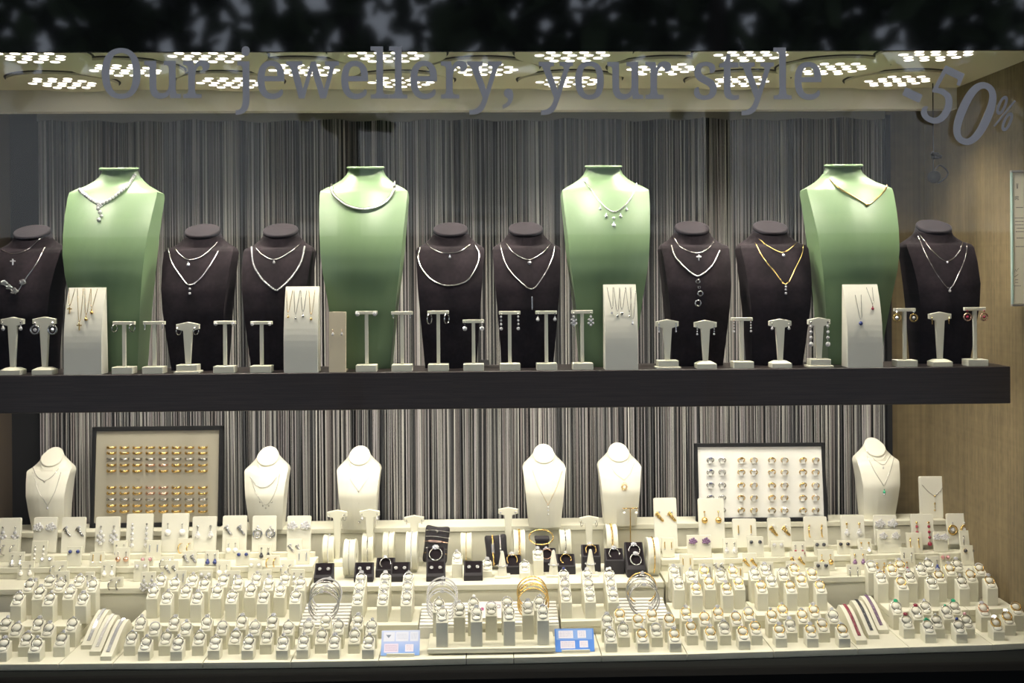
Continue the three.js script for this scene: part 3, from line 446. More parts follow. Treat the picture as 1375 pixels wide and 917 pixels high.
// bracelet drums
const drumNotes = [[440, 762, 721, 'crystal line', 'silver'], [468, 779.5, 728, 'plain fine', 'silver'], [493, 761.5, 719, 'single stone', 'silver'], [521, 761, 717.5, 'fine chain', 'silver'], [552, 772, 718, 'beaded', 'silver'], [626, 759, 718, 'slim gold', 'gold'], [698, 767, 715, 'gold zigzag', 'gold'], [760, 757, 714, 'blue stone', 'silver'], [823, 757, 707, 'dotted gold', 'gold'], [879.6, 777, 725, 'black and gold', 'gold']];
const drumWhere = ['behind the first stud box', 'beside the first stud box', 'behind the second stud box', 'behind the low ring box', 'behind the third stud box', 'behind the single ring post', 'next to the gold bracelet pillow', 'behind the wide gold ring box', 'behind the tall pave ring box', 'next to the long two ring box'];
drumNotes.forEach(([x, yb, yt, style, metal], i) => {
  const p = onY(x, yb, YC), R = (yb - yt) / pxAt(p.z) / 2 * 0.96, w = 0.0235, t = thing('bracelet_drum', `cream bracelet drum ${drumWhere[i]}`, 'bracelet stand', p, 0, 'cream bracelet drums');
  p.z -= R; t.position.z = p.z; const c = new THREE.Vector2();
  const lathe = [[R * 0.25, -w / 2], [R - 0.001, -w / 2], [R, -w / 2 + 0.0008], [R, -w / 2 + 0.0035], [R - 0.0014, -w / 2 + 0.0042], [R - 0.0014, w / 2 - 0.0042], [R, w / 2 - 0.0035], [R, w / 2 - 0.0008], [R - 0.001, w / 2], [R * 0.25, w / 2], [R * 0.25, -w / 2]].map(a => new THREE.Vector2(...a));
  const d = part('drum', new THREE.LatheGeometry(lathe, 40).rotateZ(Math.PI / 2), M.cream, t); d.position.y = R; part('foot', rbox(w * 0.9, R * 0.2, R * 0.9, 0.001, 0, R * 0.1, 0), M.cream, t);
  const b = thing('bracelet', `${style} bracelet around the cream drum ${drumWhere[i]}`, 'bracelet', [p.x, p.y + R, p.z]);
  const g = []; const n = 52; for (let k = 0; k <= n; k++) { const a = -0.9 + 3.1 * k / n, zz = style.includes('zigzag') || style.includes('dotted') ? (k % 2 ? 0.0011 : -0.0011) : 0, rad = style.includes('plain') || style.includes('fine') || style.includes('slim') ? 0.0008 : 0.0015; g.push(gem(rad, zz, Math.sin(a) * (R - 0.0003), Math.cos(a) * (R - 0.0003))); }
  part('links', merge(g), M[style === 'crystal line' || style === 'beaded' ? 'gem' : metal], b);
  if (style === 'single stone') part('stone', gem(0.0022, 0, Math.sin(0.7) * R, Math.cos(0.7) * R), M.jet, b); if (style === 'blue stone') part('stone', gem(0.0018, 0, Math.sin(0.75) * R, Math.cos(0.75) * R), M.blue, b);
  if (style.startsWith('black')) part('stone', merge([0.75, 0.35, -0.1].map(a => box(0.0018, 0.007, 0.001, 0, 0, R + 0.0002).rotateX(-a))), M.jet, b);
});
// pillows with bracelets
function pillow(px, py, w, h, label, tilt) {
  const p = onY(px, py, YC); p.z -= 0.02; const g = new THREE.SphereGeometry(1, 40, 28), q = g.attributes.position, v = new THREE.Vector3();
  for (let i = 0; i < q.count; i++) { v.fromBufferAttribute(q, i); const sx = Math.sign(v.x) * Math.pow(Math.abs(v.x), 0.42), sy = Math.sign(v.y) * Math.pow(Math.abs(v.y), 0.42), pinch = 1 - 0.16 * (1 - Math.abs(sx) ** 2) * Math.abs(sy) ** 4, pin2 = 1 - 0.14 * (1 - Math.abs(sy) ** 2) * Math.abs(sx) ** 4; q.setXYZ(i, sx * w / 2 * pin2, sy * h / 2 * pinch, v.z * 0.016 * (1 - 0.4 * Math.max(sx * sx, sy * sy) ** 3)); }
  g.computeVertexNormals(); const t = thing('bracelet_pillow', label, 'pillow', [p.x, YC + h / 2 * Math.cos(0.25) + 0.002, p.z]); t.rotation.set(-0.25, 0, tilt); part('cushion', g, M.black, t); return t;
}
const hug = (t, name, label, pathFn, r, mat, n = 40, extra) => { const b = thing(name, label, 'bracelet', t.position); b.rotation.copy(t.rotation); part('links', merge(Array.from({ length: n }, (_, i) => { const p = pathFn(i / (n - 1)); return ball(r * (i % 2 ? 1 : 0.75), p[0], p[1], p[2], 6); })), M[mat], b); if (extra) extra(b); return b; };
{
  const a = pillow(585.5, 762, 0.056, 0.084, 'tall black pillow wrapped in five fine bracelets', -0.1);
  [[0.026, 'silver bead', 'silver', 0.0010], [0.0135, 'silver link', 'silver', 0.0009], [0.004, 'rose bar', 'rose', 0.0008], [-0.009, 'thin silver', 'silver', 0.0007], [-0.019, 'thin gold', 'gold', 0.0007]].forEach(([y, s, m, r], i) => hug(a, 'bracelet', `${s} bracelet wrapped around the tall black pillow`, u => { const x = (u - 0.5) * 0.05; return [x, y + 0.0015 * Math.sin(u * 3), 0.0168 * Math.sqrt(Math.max(0, 1 - (x / 0.027) ** 4)) + 0.0006]; }, r, m, 40, i === 2 ? b => part('bar', rbox(0.026, 0.0042, 0.0012, 0.0004, -0.003, y + 0.001, 0.0176), M.rose, b) : i === 0 ? b => part('charm', PEND.heart(0.0028).translate(0, y - 0.001, 0.019), M.silver, b) : null));
  const c = pillow(667, 766, 0.050, 0.070, 'square black pillow with a gold and a silver bracelet', 0.08);
  for (const [x, s, m] of [[-0.008, 'chunky gold and silver', 'gold'], [0.007, 'open silver link', 'silver']]) hug(c, 'bracelet', `${s} bracelet over the square black pillow`, u => { const y = (u - 0.5) * 0.058; return [x + 0.002 * u, y, 0.0168 * Math.sqrt(Math.max(0, 1 - (y / 0.034) ** 4)) + 0.001]; }, 0.0024, m, 22, m === 'gold' ? b => part('plate', rbox(0.006, 0.02, 0.003, 0.001, x + 0.001, 0.004, 0.018), M.silver, b) : null);
}
{ const p = onY(728, 768, YC); const b = thing('bangle', 'single gold bangle lying on a black block above the ring posts', 'bangle', [p.x, YC + 0.062, p.z - 0.034]); b.rotation.x = 0.42; part('hoop', merge([torus(0.0245, 0.0013, 0, 0, 0, 48).rotateX(Math.PI / 2), ...Array.from({ length: 30 }, (_, i) => ball(0.0017, Math.cos(i * 0.209) * 0.0245, 0, Math.sin(i * 0.209) * 0.0245, 6))]), M.gold, b);
  const s = thing('bangle_block', 'black block holding up the single gold bangle', 'bangle stand', [p.x + 0.002, YC, p.z - 0.036]); part('post', rbox(0.026, 0.056, 0.024, 0.002, 0, 0.028, 0), M.black, s); part('top_pad', rbox(0.030, 0.006, 0.028, 0.002, 0, 0.059, 0), M.black, s); }
// bangle racks
{
  const racks = [[402, 467, 857.5, 'silver', 'silver bangle rack', 'white slotted rack of silver bangles behind the front rings'], [563, 630, 857, 'silver', 'beaded bangle rack', 'white slotted rack of beaded silver bangles behind the plinth'], [684, 751, 854.5, 'gold', 'gold bangle rack', 'white slotted rack of gold bangles behind the plinth'], [836, 900, 849, 'mixed', 'mixed bangle rack', 'white slotted rack of mixed gold and silver bangles']];
  for (const [x0, x1, y, kind, short, label] of racks) {
    const a = onY(x0, y, YA), b = onY(x1, y, YA), w = b.x - a.x, D = 0.085, h0 = 0.024, h1 = 0.040, t = thing('bangle_rack', label, 'bangle rack', [(a.x + b.x) / 2, YA, (a.z + b.z) / 2]);
    const n = 7; part('base', profile([[0, 0], [0, h0 - 0.004], [D, h1 - 0.004], [D, 0]], w, 0.0006), M.white, t);
    for (let i = 0; i < n; i++) { const u = (i + 0.5) / n; const s = part('slat', rbox(w - 0.001, 0.0048, D / n - 0.0042, 0.0008), M.white, t); s.position.set(0, h0 + (h1 - h0) * u - 0.002, -D * u); s.rotation.x = Math.atan2(h1 - h0, D); }
    for (let i = 0; i < 5; i++) { const u = (i + 1.9) / n, R = rr(0.0265, 0.0285), m = kind === 'mixed' ? ['silver', 'silver', 'silver', 'silver', 'gold'][i] : kind;
      const o = thing('bangle', `${m} bangle in slot ${['one', 'two', 'three', 'four', 'five'][i]} of the ${short}`, 'bangle', [(a.x + b.x) / 2 + rr(-0.002, 0.002) - (kind === 'silver' ? 0.004 : 0), YA + h0 + (h1 - h0) * u + R - 0.0045, (a.z + b.z) / 2 - D * u]); o.rotation.x = -0.16; o.userData.label = `${m} bangle in ${['the first', 'the second', 'the middle', 'the fourth', 'the rear'][i]} slot of the ${short}`;
      const beaded = short.startsWith('beaded') || (i === 4 && kind === 'silver'); part('hoop', beaded ? merge(Array.from({ length: 60 }, (_, k) => gem(i === 4 && kind === 'silver' ? 0.0019 : 0.0015, Math.cos(k * 0.1047) * R, Math.sin(k * 0.1047) * R, 0))) : new THREE.TorusGeometry(R, 0.0013, 6, 56).scale(1, 1, kind === 'gold' ? 1.8 : 1.3), M[beaded ? 'gem' : m], o);
      if (i % 2 === 0 && kind !== 'gold') part('motif', PEND.flower(0.0036).translate(rr(-0.006, 0.006), R, 0.001), M.gem, o);
    }
  }
}
// bracelet ramps
{
  const geo = w => { const p = [[0, 0], [0, 0.0075]]; for (let i = 0; i <= 14; i++) { const u = i / 14; p.push([0.004 + 0.104 * u, 0.0085 + 0.034 * Math.sin(Math.min(1, u * 1.08) * Math.PI / 2) ** 1.15 - (u > 0.86 ? (u - 0.86) ** 2 * 0.55 : 0)]); } p.push([0.114, 0.028], [0.114, 0]); return profile(p, w, 0.0007); };
  const G = geo(0.0195);
  const set = [[115.8, 872, 'pale grey stone', 'gem', 'nearest the dark wall'], [127.5, 880.5, 'pale lilac stone', 'pearl', 'between two others'], [142, 887.3, 'pale blue grey stone', 'gem', 'at the tray edge'], [1157, 865.5, 'red stone', 'red', 'at the gold rings'], [1173.6, 858.3, 'black and blue stone', 'jet', 'between red and violet'], [1186.5, 851.2, 'violet stone', 'violet', 'next to the coloured stone rings']];
  for (const [x, y, word, mat, where] of set) {
    const p = onY(x, y, YA), t = thing('bracelet_ramp', `curved cream ramp carrying the ${word} bracelet`, 'bracelet stand', p); part('ramp', G, M.cream, t); t.updateMatrixWorld(true);
    const b = thing('bracelet', `${word} line bracelet on a curved ramp ${where}`, 'bracelet', p), g = [], s = [];
    for (let i = 0; i < 30; i++) { const dz = 0.012 + 0.084 * i / 29; ray.set(new THREE.Vector3(p.x, p.y + 0.2, p.z - dz), new THREE.Vector3(0, -1, 0)); const h = ray.intersectObject(t, true)[0]; if (h) { for (const q of [-1, 0, 1]) g.push(gem(0.0013, q * 0.0019, h.point.y - p.y + 0.0011, -dz)); s.push(rbox(0.0062, 0.001, 0.0028, 0.0003, 0, h.point.y - p.y + 0.0006, -dz)); } }
    part('stones', merge(g), M[mat], b); part('settings', merge(s), M.silver, b);
  }
}

// ------------------------------------------------------------------ earrings
const EAR = {                                                           // word, metal shape, stone shape; hung from the origin, front towards +z
  stud: ['round stud', () => cyl(0.0026, 0.002, 0.0012, 10).rotateX(Math.PI / 2), () => gem(0.0024, 0, 0, 0.0014)],
  hoop: ['hoop', () => torus(0.006, 0.0008, 0, -0.006, 0, 24).rotateY(1.15), () => gem(0.0009, 0, -0.0005, 0.001)],
  drop: ['teardrop', () => merge([ball(0.0013, 0, 0, 0, 6), cyl(0.0003, 0.0003, 0.006, 4, 0, -0.004, 0)]), () => merge([gem(0.0030, 0, -0.0095, 0), gem(0.0017, 0, -0.0065, 0)])],
  long: ['long stone line', () => merge([cyl(0.0003, 0.0003, 0.022, 4, 0, -0.011, 0), ball(0.0012, 0, 0, 0, 6)]), () => merge([gem(0.0017, 0, -0.004, 0), gem(0.0017, 0, -0.0095, 0), gem(0.0018, 0, -0.015, 0), gem(0.0026, 0, -0.0215, 0)])],
  cluster: ['flower cluster', () => cyl(0.003, 0.003, 0.0012, 8).rotateX(Math.PI / 2), () => PEND.flower(0.0046).translate(0, 0, 0.002)],
  chand: ['chandelier', () => merge([ball(0.0012, 0, 0, 0, 6), cyl(0.0003, 0.0003, 0.012, 4, 0, -0.006, 0)]), () => merge([[0, -5, 2], [-2.6, -9, 1.7], [2.6, -9, 1.7], [0, -11, 2.1], [-3, -14, 1.9], [3, -14, 1.9], [0, -16.5, 2.2]].map(([x, y, r]) => gem(r * 0.001, x * 0.001, y * 0.001, 0)))],
  bar: ['slim bar', () => rbox(0.0012, 0.009, 0.0012, 0.0004, 0, -0.003, 0), () => gem(0.001, 0, -0.0075, 0)],
  disc: ['round framed', () => torus(0.0042, 0.0011, 0, -0.008, 0, 20), () => merge([gem(0.0022, 0, -0.008, 0), gem(0.0012, 0, -0.001, 0)])],
  ball: ['ball', () => merge([ball(0.0010, 0, 0, 0, 6), cyl(0.0003, 0.0003, 0.006, 4, 0, -0.003, 0)]), () => ball(0.0033, 0, -0.0085, 0, 10)],
  leaf: ['leaf shaped', () => merge([0, 1, 2, 3].map(i => new THREE.SphereGeometry(0.0028, 6, 5).scale(0.55, 1, 0.35).rotateZ(i * 0.5 - 0.7).translate((i - 1.5) * 0.0016, -0.002 - i * 0.002, 0))), () => gem(0.0013, 0, 0, 0.0012)],
};
const earGeo = {}; for (const k in EAR) earGeo[k] = [EAR[k][1](), EAR[k][2]()];
function earring(style, metal, stone, pos, where, group, s = 1, tilt = 0, turn = 0) {
  const t = thing('earring', `${METAL_WORD[metal]} ${stone !== 'gem' && stone !== metal ? STONE_WORD[stone] + ' ' : ''}${EAR[style][0]} earring ${where}`, 'earring', pos, 0, group); t.rotation.set(tilt, turn, 0); t.scale.setScalar(s);
  part('setting', earGeo[style][0], M[metal], t); part(stone === 'pearl' ? 'pearl' : 'stone', earGeo[style][1], M[stone], t); return t;
}
// cards on the steps: [x, top, bottom, width in px, style, metal, stone]
const cardGeo = new Map();
function cardShape(w, h, r, d) { const k = [w, h, d].map(v => v.toFixed(4)).join(); if (!cardGeo.has(k)) { const s = new THREE.Shape(), a = w / 2; s.moveTo(-a, 0); s.lineTo(a, 0); s.lineTo(a, h - r); s.quadraticCurveTo(a, h, a - r, h); s.lineTo(-a + r, h); s.quadraticCurveTo(-a, h, -a, h - r); s.closePath(); cardGeo.set(k, new THREE.ExtrudeGeometry(s, { depth: d - 0.0012, bevelEnabled: true, bevelThickness: 0.0006, bevelSize: 0.0006, bevelOffset: -0.0006, bevelSegments: 2, curveSegments: 4 })); } return cardGeo.get(k); }
function earCard(y, tier, zone, size, [x, top, bottom, wpx, style, metal, stone = 'gem']) {
  const p = onY(x, bottom, y), k = pxAt(p.z), w = wpx / k, lean = size === 'large' ? 0.16 : 0.2, h = (bottom - top) / k / Math.cos(lean), d = size === 'large' ? 0.006 : 0.004;
  const desc = `${METAL_WORD[metal]} ${stone !== 'gem' && stone !== metal ? STONE_WORD[stone] + ' ' : ''}${EAR[style][0]} earrings`;
  const t = thing('earring_card', `${size} cream card with ${desc} on the ${tier} step, ${zone} side`, 'earring card', p, 0, `${size} earring cards, ${tier} step, ${zone} side`);
  const c = part('panel', cardShape(w, h, size === 'large' ? 0.004 : 0.0008, d), M[size === 'large' ? 'pad' : 'cream'], t); c.rotation.x = -lean; c.position.z = -0.006;
  part('foot', rbox(w * 0.8, 0.003, 0.010 + h * 0.12, 0.0006, 0, 0.0015, -0.009 - h * 0.06), M.cream, t);
  const v = h * (size === 'large' ? 0.74 : 0.76), sc = size === 'large' ? 2.0 : 1.6, z0 = -0.006 + d + 0.0006;
  for (const s of [-1, 1]) earring(style, metal, stone, [p.x + s * w * 0.27, p.y + v * Math.cos(lean) + z0 * Math.sin(lean) * 0, p.z - 0.006 - v * Math.sin(lean) + d * Math.cos(lean) + 0.0006], `on a ${size} card, ${tier} step, ${zone} side`, `earrings on ${size} cards, ${tier} step, ${zone} side`, sc, -lean, 0);
  return t;
}
{
  const S = 'silver', G = 'gold';
  const big = [[10.5, 698, 743, 30, 'chand', S], [58.8, 697, 743, 31, 'cluster', S], [97, 697, 743, 31, 'leaf', S], [142.8, 696.5, 743, 32, 'chand', S], [186, 692.6, 742, 35, 'long', S], [233.8, 692, 742, 35.5, 'ball', S, 'pearl'], [273.2, 696, 742, 32, 'drop', S], [314, 694.8, 741.5, 32, 'leaf', S], [354, 695, 741, 32, 'disc', S], [400.8, 695, 741, 32, 'cluster', S]];
  for (const c of big) earCard(YE, 'upper', 'silver', 'large', c);
  const bigR = [[895, 671, 737.5, 31, 'leaf', G], [957, 671.4, 737, 35, 'ball', G, 'gold'], [1001, 698, 736, 32, 'bar', G], [1048, 696.8, 735.5, 31.5, 'leaf', G], [1096.9, 695.4, 735, 31.5, 'hoop', G], [1147, 693.5, 734, 31.5, 'drop', G], [1191, 693, 733, 31.5, 'cluster', G], [1240.8, 691.8, 732.5, 30.5, 'long', G, 'red'], [1289, 691, 731.5, 31, 'disc', G]];
  for (const c of bigR) earCard(YE, 'upper', 'gold', 'large', c);
  const mid = [[10, 727, 755, 24, 'hoop', S], [20.7, 743, 762, 20, 'drop', S], [51, 728.5, 756, 21, 'long', S, 'pearl'], [61, 748.5, 761.5, 19, 'stud', S], [98, 736, 761, 19, 'stud', S, 'blue'], [129, 743, 761, 19, 'bar', G], [160, 728, 752, 18, 'drop', S], [162.7, 737, 761, 19.5, 'ball', S, 'rose'], [205, 727.5, 753, 19, 'bar', S], [196, 749, 760.5, 18, 'stud', S, 'pink'], [223, 749, 760.5, 18, 'hoop', S], [248, 725, 750, 21, 'hoop', G], [253.5, 741.5, 760.5, 18.5, 'leaf', S], [283, 741, 760.5, 18, 'drop', S, 'blue'], [310.4, 724.5, 752, 17, 'ball', S, 'pearl'], [325, 741, 760, 18.5, 'stud', S, 'blue'], [355, 732.5, 752.5, 17, 'drop', S, 'jet'], [365.5, 747, 759.8, 18, 'hoop', G], [395, 726, 752, 18.5, 'leaf', S], [406, 740, 758.5, 18, 'bar', S]];
  for (const c of mid) earCard(YD, 'middle', 'silver', 'small', c);
  const midR = [[898, 724, 749.5, 17, 'bar', G], [982, 724.5, 749.5, 19.5, 'drop', S], [1016, 722.5, 749, 22, 'stud', S, 'jet'], [1045.7, 728, 748, 18, 'stud', S], [1074, 729, 747.5, 18, 'drop', S, 'red'], [1103, 727.5, 746.5, 17, 'stud', S, 'jet'], [1135, 727, 745, 18, 'stud', G, 'jet'], [1163, 725, 744.5, 19, 'drop', G], [1230, 717, 743, 21, 'hoop', G], [1265, 715.6, 742, 19, 'cluster', 'rose'], [1301.5, 714, 741.5, 21, 'hoop', S]];
  for (const c of midR) earCard(YD, 'middle', 'gold', 'small', c);
  earCard(YD, 'middle', 'gold', 'wide', [940, 720.5, 749.5, 33, 'cluster', S, 'violet']); earCard(YD, 'middle', 'gold', 'wide', [1196, 713, 743, 32, 'cluster', 'rose']);
  const low = [[32.6, 755.5, 779, 22, 'drop', S, 'pearl'], [77, 755.5, 779, 22, 'hoop', S], [143.7, 755.5, 781.5, 18.5, 'drop', S, 'pearl'], [154.5, 776.5, 789, 19, 'hoop', S], [188, 755.5, 781.5, 19.5, 'stud', S], [197.5, 770, 790, 19.5, 'chand', S], [81, 769, 789.5, 20, 'drop', S, 'jet'], [119, 770, 789.5, 12, 'drop', S], [43.6, 776.5, 790, 13, 'stud', S], [228.5, 755, 779, 18, 'leaf', S], [241, 768, 788.5, 15, 'bar', S], [274.5, 768, 788.5, 18, 'stud', S], [298.6, 755, 779, 18.5, 'ball', S, 'pearl'], [312, 768, 788, 18, 'hoop', S], [341.7, 754, 779, 18.5, 'stud', S, 'pearl'], [354, 767, 787.5, 18.5, 'drop', S], [385, 754, 777.5, 18, 'hoop', S], [399, 766.5, 786.5, 18, 'long', S]];
  for (const c of low) earCard(YC, 'lower', 'silver', 'small', c);
  const lowR = [[908.6, 759, 780.5, 19, 'bar', S], [923, 746, 771, 18.5, 'bar', G], [949, 758.8, 779.5, 18.5, 'bar', S, 'jet'], [967, 753, 771, 15, 'leaf', S], [990, 762.6, 776.5, 19, 'bar', G], [1008, 744.5, 770, 18.5, 'leaf', G], [1030.6, 756, 775.5, 18.5, 'bar', S], [1065.7, 755, 774.5, 18, 'leaf', S], [1072, 742.5, 768, 20, 'leaf', G], [1105, 756, 774, 20, 'stud', S, 'jet'], [1111, 739.7, 767.5, 22, 'ball', G, 'gold'], [1148, 759.5, 773, 19, 'hoop', S], [1155, 739.5, 766, 21, 'drop', G, 'violet'], [1184, 752.7, 771.5, 18.5, 'chand', G, 'gold'], [1214, 751.5, 771, 20, 'drop', G, 'red'], [1221, 737, 763, 19, 'hoop', S], [1255, 748, 769, 19, 'drop', S, 'blue'], [1271, 744.5, 763, 13, 'stud', 'rose', 'pink'], [1304.5, 734, 760, 23, 'stud', G, 'jet'], [1328, 747, 763, 17, 'bar', S]];
  for (const c of lowR) earCard(YC, 'lower', 'gold', 'small', c);
  // tall card with a lariat, by the beige wall
  const p = onY(1251, 694.5, YF), t = thing('necklace_card', 'tall cream card with a gold lariat standing by the beige wall', 'necklace card', p); const hh = 55 / pxAt(p.z), w = 33 / pxAt(p.z); p.y = YF;
  const c = part('panel', cardShape(w, hh, 0.004, 0.008), M.pad, t); c.rotation.x = -0.08; part('foot', rbox(w * 0.8, 0.004, 0.03, 0.001, 0, 0.002, -0.01), M.cream, t); t.updateMatrixWorld(true);
  necklace('gold and silver lariat chain pinned to the tall cream card', t, [[1238, 651], [1246, 660], [1254, 666], [1255, 666], [1262, 660], [1267, 651]], { metal: 'silver', r: 0.0006, straight: true, pendant: [['stone', 1255, 666, 0.0022, 'gold'], ['stone', 1255, 676, 0.002, 'gold'], ['stone', 1255, 685, 0.002, 'gold'], ['bar', 1255, 678, 0.0022, 'gold']] });
}
// ------------------------------------------------------------------ T stands
function barStand(p, H, label, group, mats = M.cream, gold = false) {
  const t = thing('earring_stand', label, 'earring stand', p, 0, group), w = gold ? 0.033 : 0.039;
  part('base', gold ? cyl(0.012, 0.013, 0.003, 20, 0, 0.0015, -0.014) : rbox(0.037, 0.0125, 0.03, 0.0012, 0, 0.00625, -0.015), mats, t);
  part('post', gold ? cyl(0.0011, 0.0011, H - 0.004, 8, 0, H / 2, -0.014) : rbox(0.0062, H - 0.017, 0.006, 0.0008, 0, 0.0125 + (H - 0.017) / 2, -0.015), mats, t);
  part('crossbar', gold ? rbox(w, 0.002, 0.002, 0.0004, 0, H - 0.001, -0.014) : rbox(w, 0.006, 0.008, 0.0008, 0, H - 0.003, -0.015), mats, t);
  return { x: w / 2 - 0.004, y: H - (gold ? 0.002 : 0.005), z: gold ? -0.012 : -0.010 };
}
function wedgeStand(p, H, label, group, tiered) {
  const t = thing('earring_stand', label, 'earring stand', p, 0, group), a = 0.0205, b0 = tiered ? 0.0155 : 0.0125;
  if (tiered) { part('base', rbox(0.045, 0.004, 0.032, 0.001, 0, 0.002, -0.016), M.cream, t); part('base_block', rbox(0.037, 0.0115, 0.027, 0.001, 0, 0.00975, -0.016), M.cream, t); }
  else { part('base', rbox(0.036, 0.009, 0.03, 0.001, 0, 0.0045, -0.015), M.cream, t); part('base_block', new THREE.CylinderGeometry(0.014, 0.0245, 0.004, 4, 1).rotateY(Math.PI / 4).scale(1, 1, 0.82).translate(0, 0.011, -0.015), M.cream, t); }
  part('head', outline([[-0.0042, b0 - 0.001], [0.0042, b0 - 0.001], [0.0082, H - 0.016], [a, H - 0.0125], [a, H - 0.004], [0, H], [-a, H - 0.004], [-a, H - 0.0125], [-0.0082, H - 0.016]], 0.008).translate(0, 0, -0.015), M.cream, t);
  return { x: a - 0.005, y: H - 0.009, z: -0.0102 };
}
{
  const S = 'silver', G = 'gold';
  const list = [['w', 13, 501, 424, 'drop', S, 'gem', 'before the cross necklace bust', 1.2], ['w', 56, 501, 424, 'disc', S, 'gem', 'next to the ramp of gold crosses', 1.7], ['b', 163.6, 501, 431, 'hoop', S, 'gem', 'before the crystal necklace green bust', 1.1], ['b', 204.5, 500.8, 431, 'bar', S, 'gem', 'beside the twisted drop velvet bust', 1.2], ['wt', 250, 500.5, 432, 'hoop', S, 'gem', 'before the twisted drop velvet bust', 1.1], ['b', 300, 500.5, 431, 'stud', S, 'gem', 'between two velvet busts', 1.4], ['b', 349.5, 500.3, 431.5, 'stud', S, 'gem', 'before the V necklace velvet bust', 1.3], ['b', 491.5, 499.8, 418.5, 'stud', S, 'gem', 'before the silver collar green bust', 1.7], ['b', 539.5, 499.5, 419, 'bar', S, 'gem', 'before the curtain near the rope necklace', 0.8], ['b', 588.5, 499, 418, 'hoop', S, 'gem', 'before the rope necklace velvet bust', 1.5], ['b', 636, 498.6, 430, 'ball', S, 'gem', 'beside the rope necklace velvet bust', 1.25], ['b', 685, 498.2, 418.5, 'long', S, 'gem', 'before the heart pendant velvet bust', 1.2], ['b', 734.5, 497.8, 418, 'drop', S, 'gem', 'beside the heart pendant velvet bust', 1.1], ['b', 783, 497, 417, 'chand', S, 'gem', 'before the hanging stone green bust', 1.25], ['wt', 898, 496, 429, 'bar', S, 'gem', 'beside the ring link velvet bust', 1.7], ['w', 949.5, 495.5, 430, 'long', S, 'gem', 'before the ring link velvet bust', 0.75], ['b', 999, 494.5, 426, 'long', 'rose', 'gem', 'between ring link and gold chain busts', 0.9], ['w', 1050.5, 494, 427.5, 'drop', S, 'gem', 'before the gold chain velvet bust', 0.9], ['wt', 1103, 493, 425, 'long', S, 'gem', 'before the gold collar green bust', 1.8], ['b', 1219, 489.5, 410, 'disc', G, 'gem', 'between gold collar and thin chain busts', 1.5], ['w', 1266.5, 488.8, 414.5, 'hoop', G, 'gem', 'before the thin chain velvet bust', 1.1], ['b', 1314, 488, 408, 'disc', 'rose', 'red', 'before the beige side wall', 1.5]];
  for (const [k, x, yb, yt, style, metal, stone, where, sc] of list) {
    const p = onZ(x, yb, SZ - 0.0045); p.y = shelfTop; const sc0 = 0.968, H = (yb - yt) / pxAt(p.z) / sc0;
    const e = k === 'b' ? barStand(p, H, `cream T shaped earring stand ${where}`, 'cream T shaped earring stands on the shelf') : wedgeStand(p, H, `cream ${k === 'wt' ? 'stepped' : 'wedge'} earring stand ${where}`, 'cream wedge earring stands on the shelf', k === 'wt'); scene.children[scene.children.length - 1].scale.setScalar(sc0); for (const q of ['x', 'y', 'z']) e[q] *= sc0;
    for (const s of [-1, 1]) earring(style, metal, stone, [p.x + s * e.x, p.y + e.y, p.z + e.z], `on stand ${where}`, 'earrings on stand ' + where, sc);
  }
  const back = [[452, 761, 687, 'hoop', S, 'behind the first drums'], [496, 760.5, 686, 'drop', S, 'behind the second stud box'], [556, 760, 694, 'bar', S, 'behind the beaded drum'], [683, 757, 683, 'stud', G, 'behind the square black pillow'], [792, 755, 694.5, 'hoop', S, 'behind the tall ring box']];
  for (const [x, yb, yt, style, metal, where] of back) { const p = onY(x, yb, YC), H = (yb - yt) / pxAt(p.z); const e = wedgeStand(p, H, `cream wedge earring stand on the platform ${where}`, 'cream wedge stands on the platform', false); for (const s of [-1, 1]) earring(style, metal, 'gem', [p.x + s * e.x, p.y + e.y, p.z + e.z], `on platform stand ${where}`, 'earrings on platform stand ' + where, 1); }
  const p = onY(848, 752, YC), e = barStand(p, (752 - 683.5) / pxAt(p.z), 'slim gold T shaped earring stand on the platform', null, M.gold, true); for (const s of [-1, 1]) earring('ball', G, 'pearl', [p.x + s * e.x, p.y + e.y, p.z + e.z], 'hanging from the slim gold stand', 'earrings on the slim gold stand', 1);
}
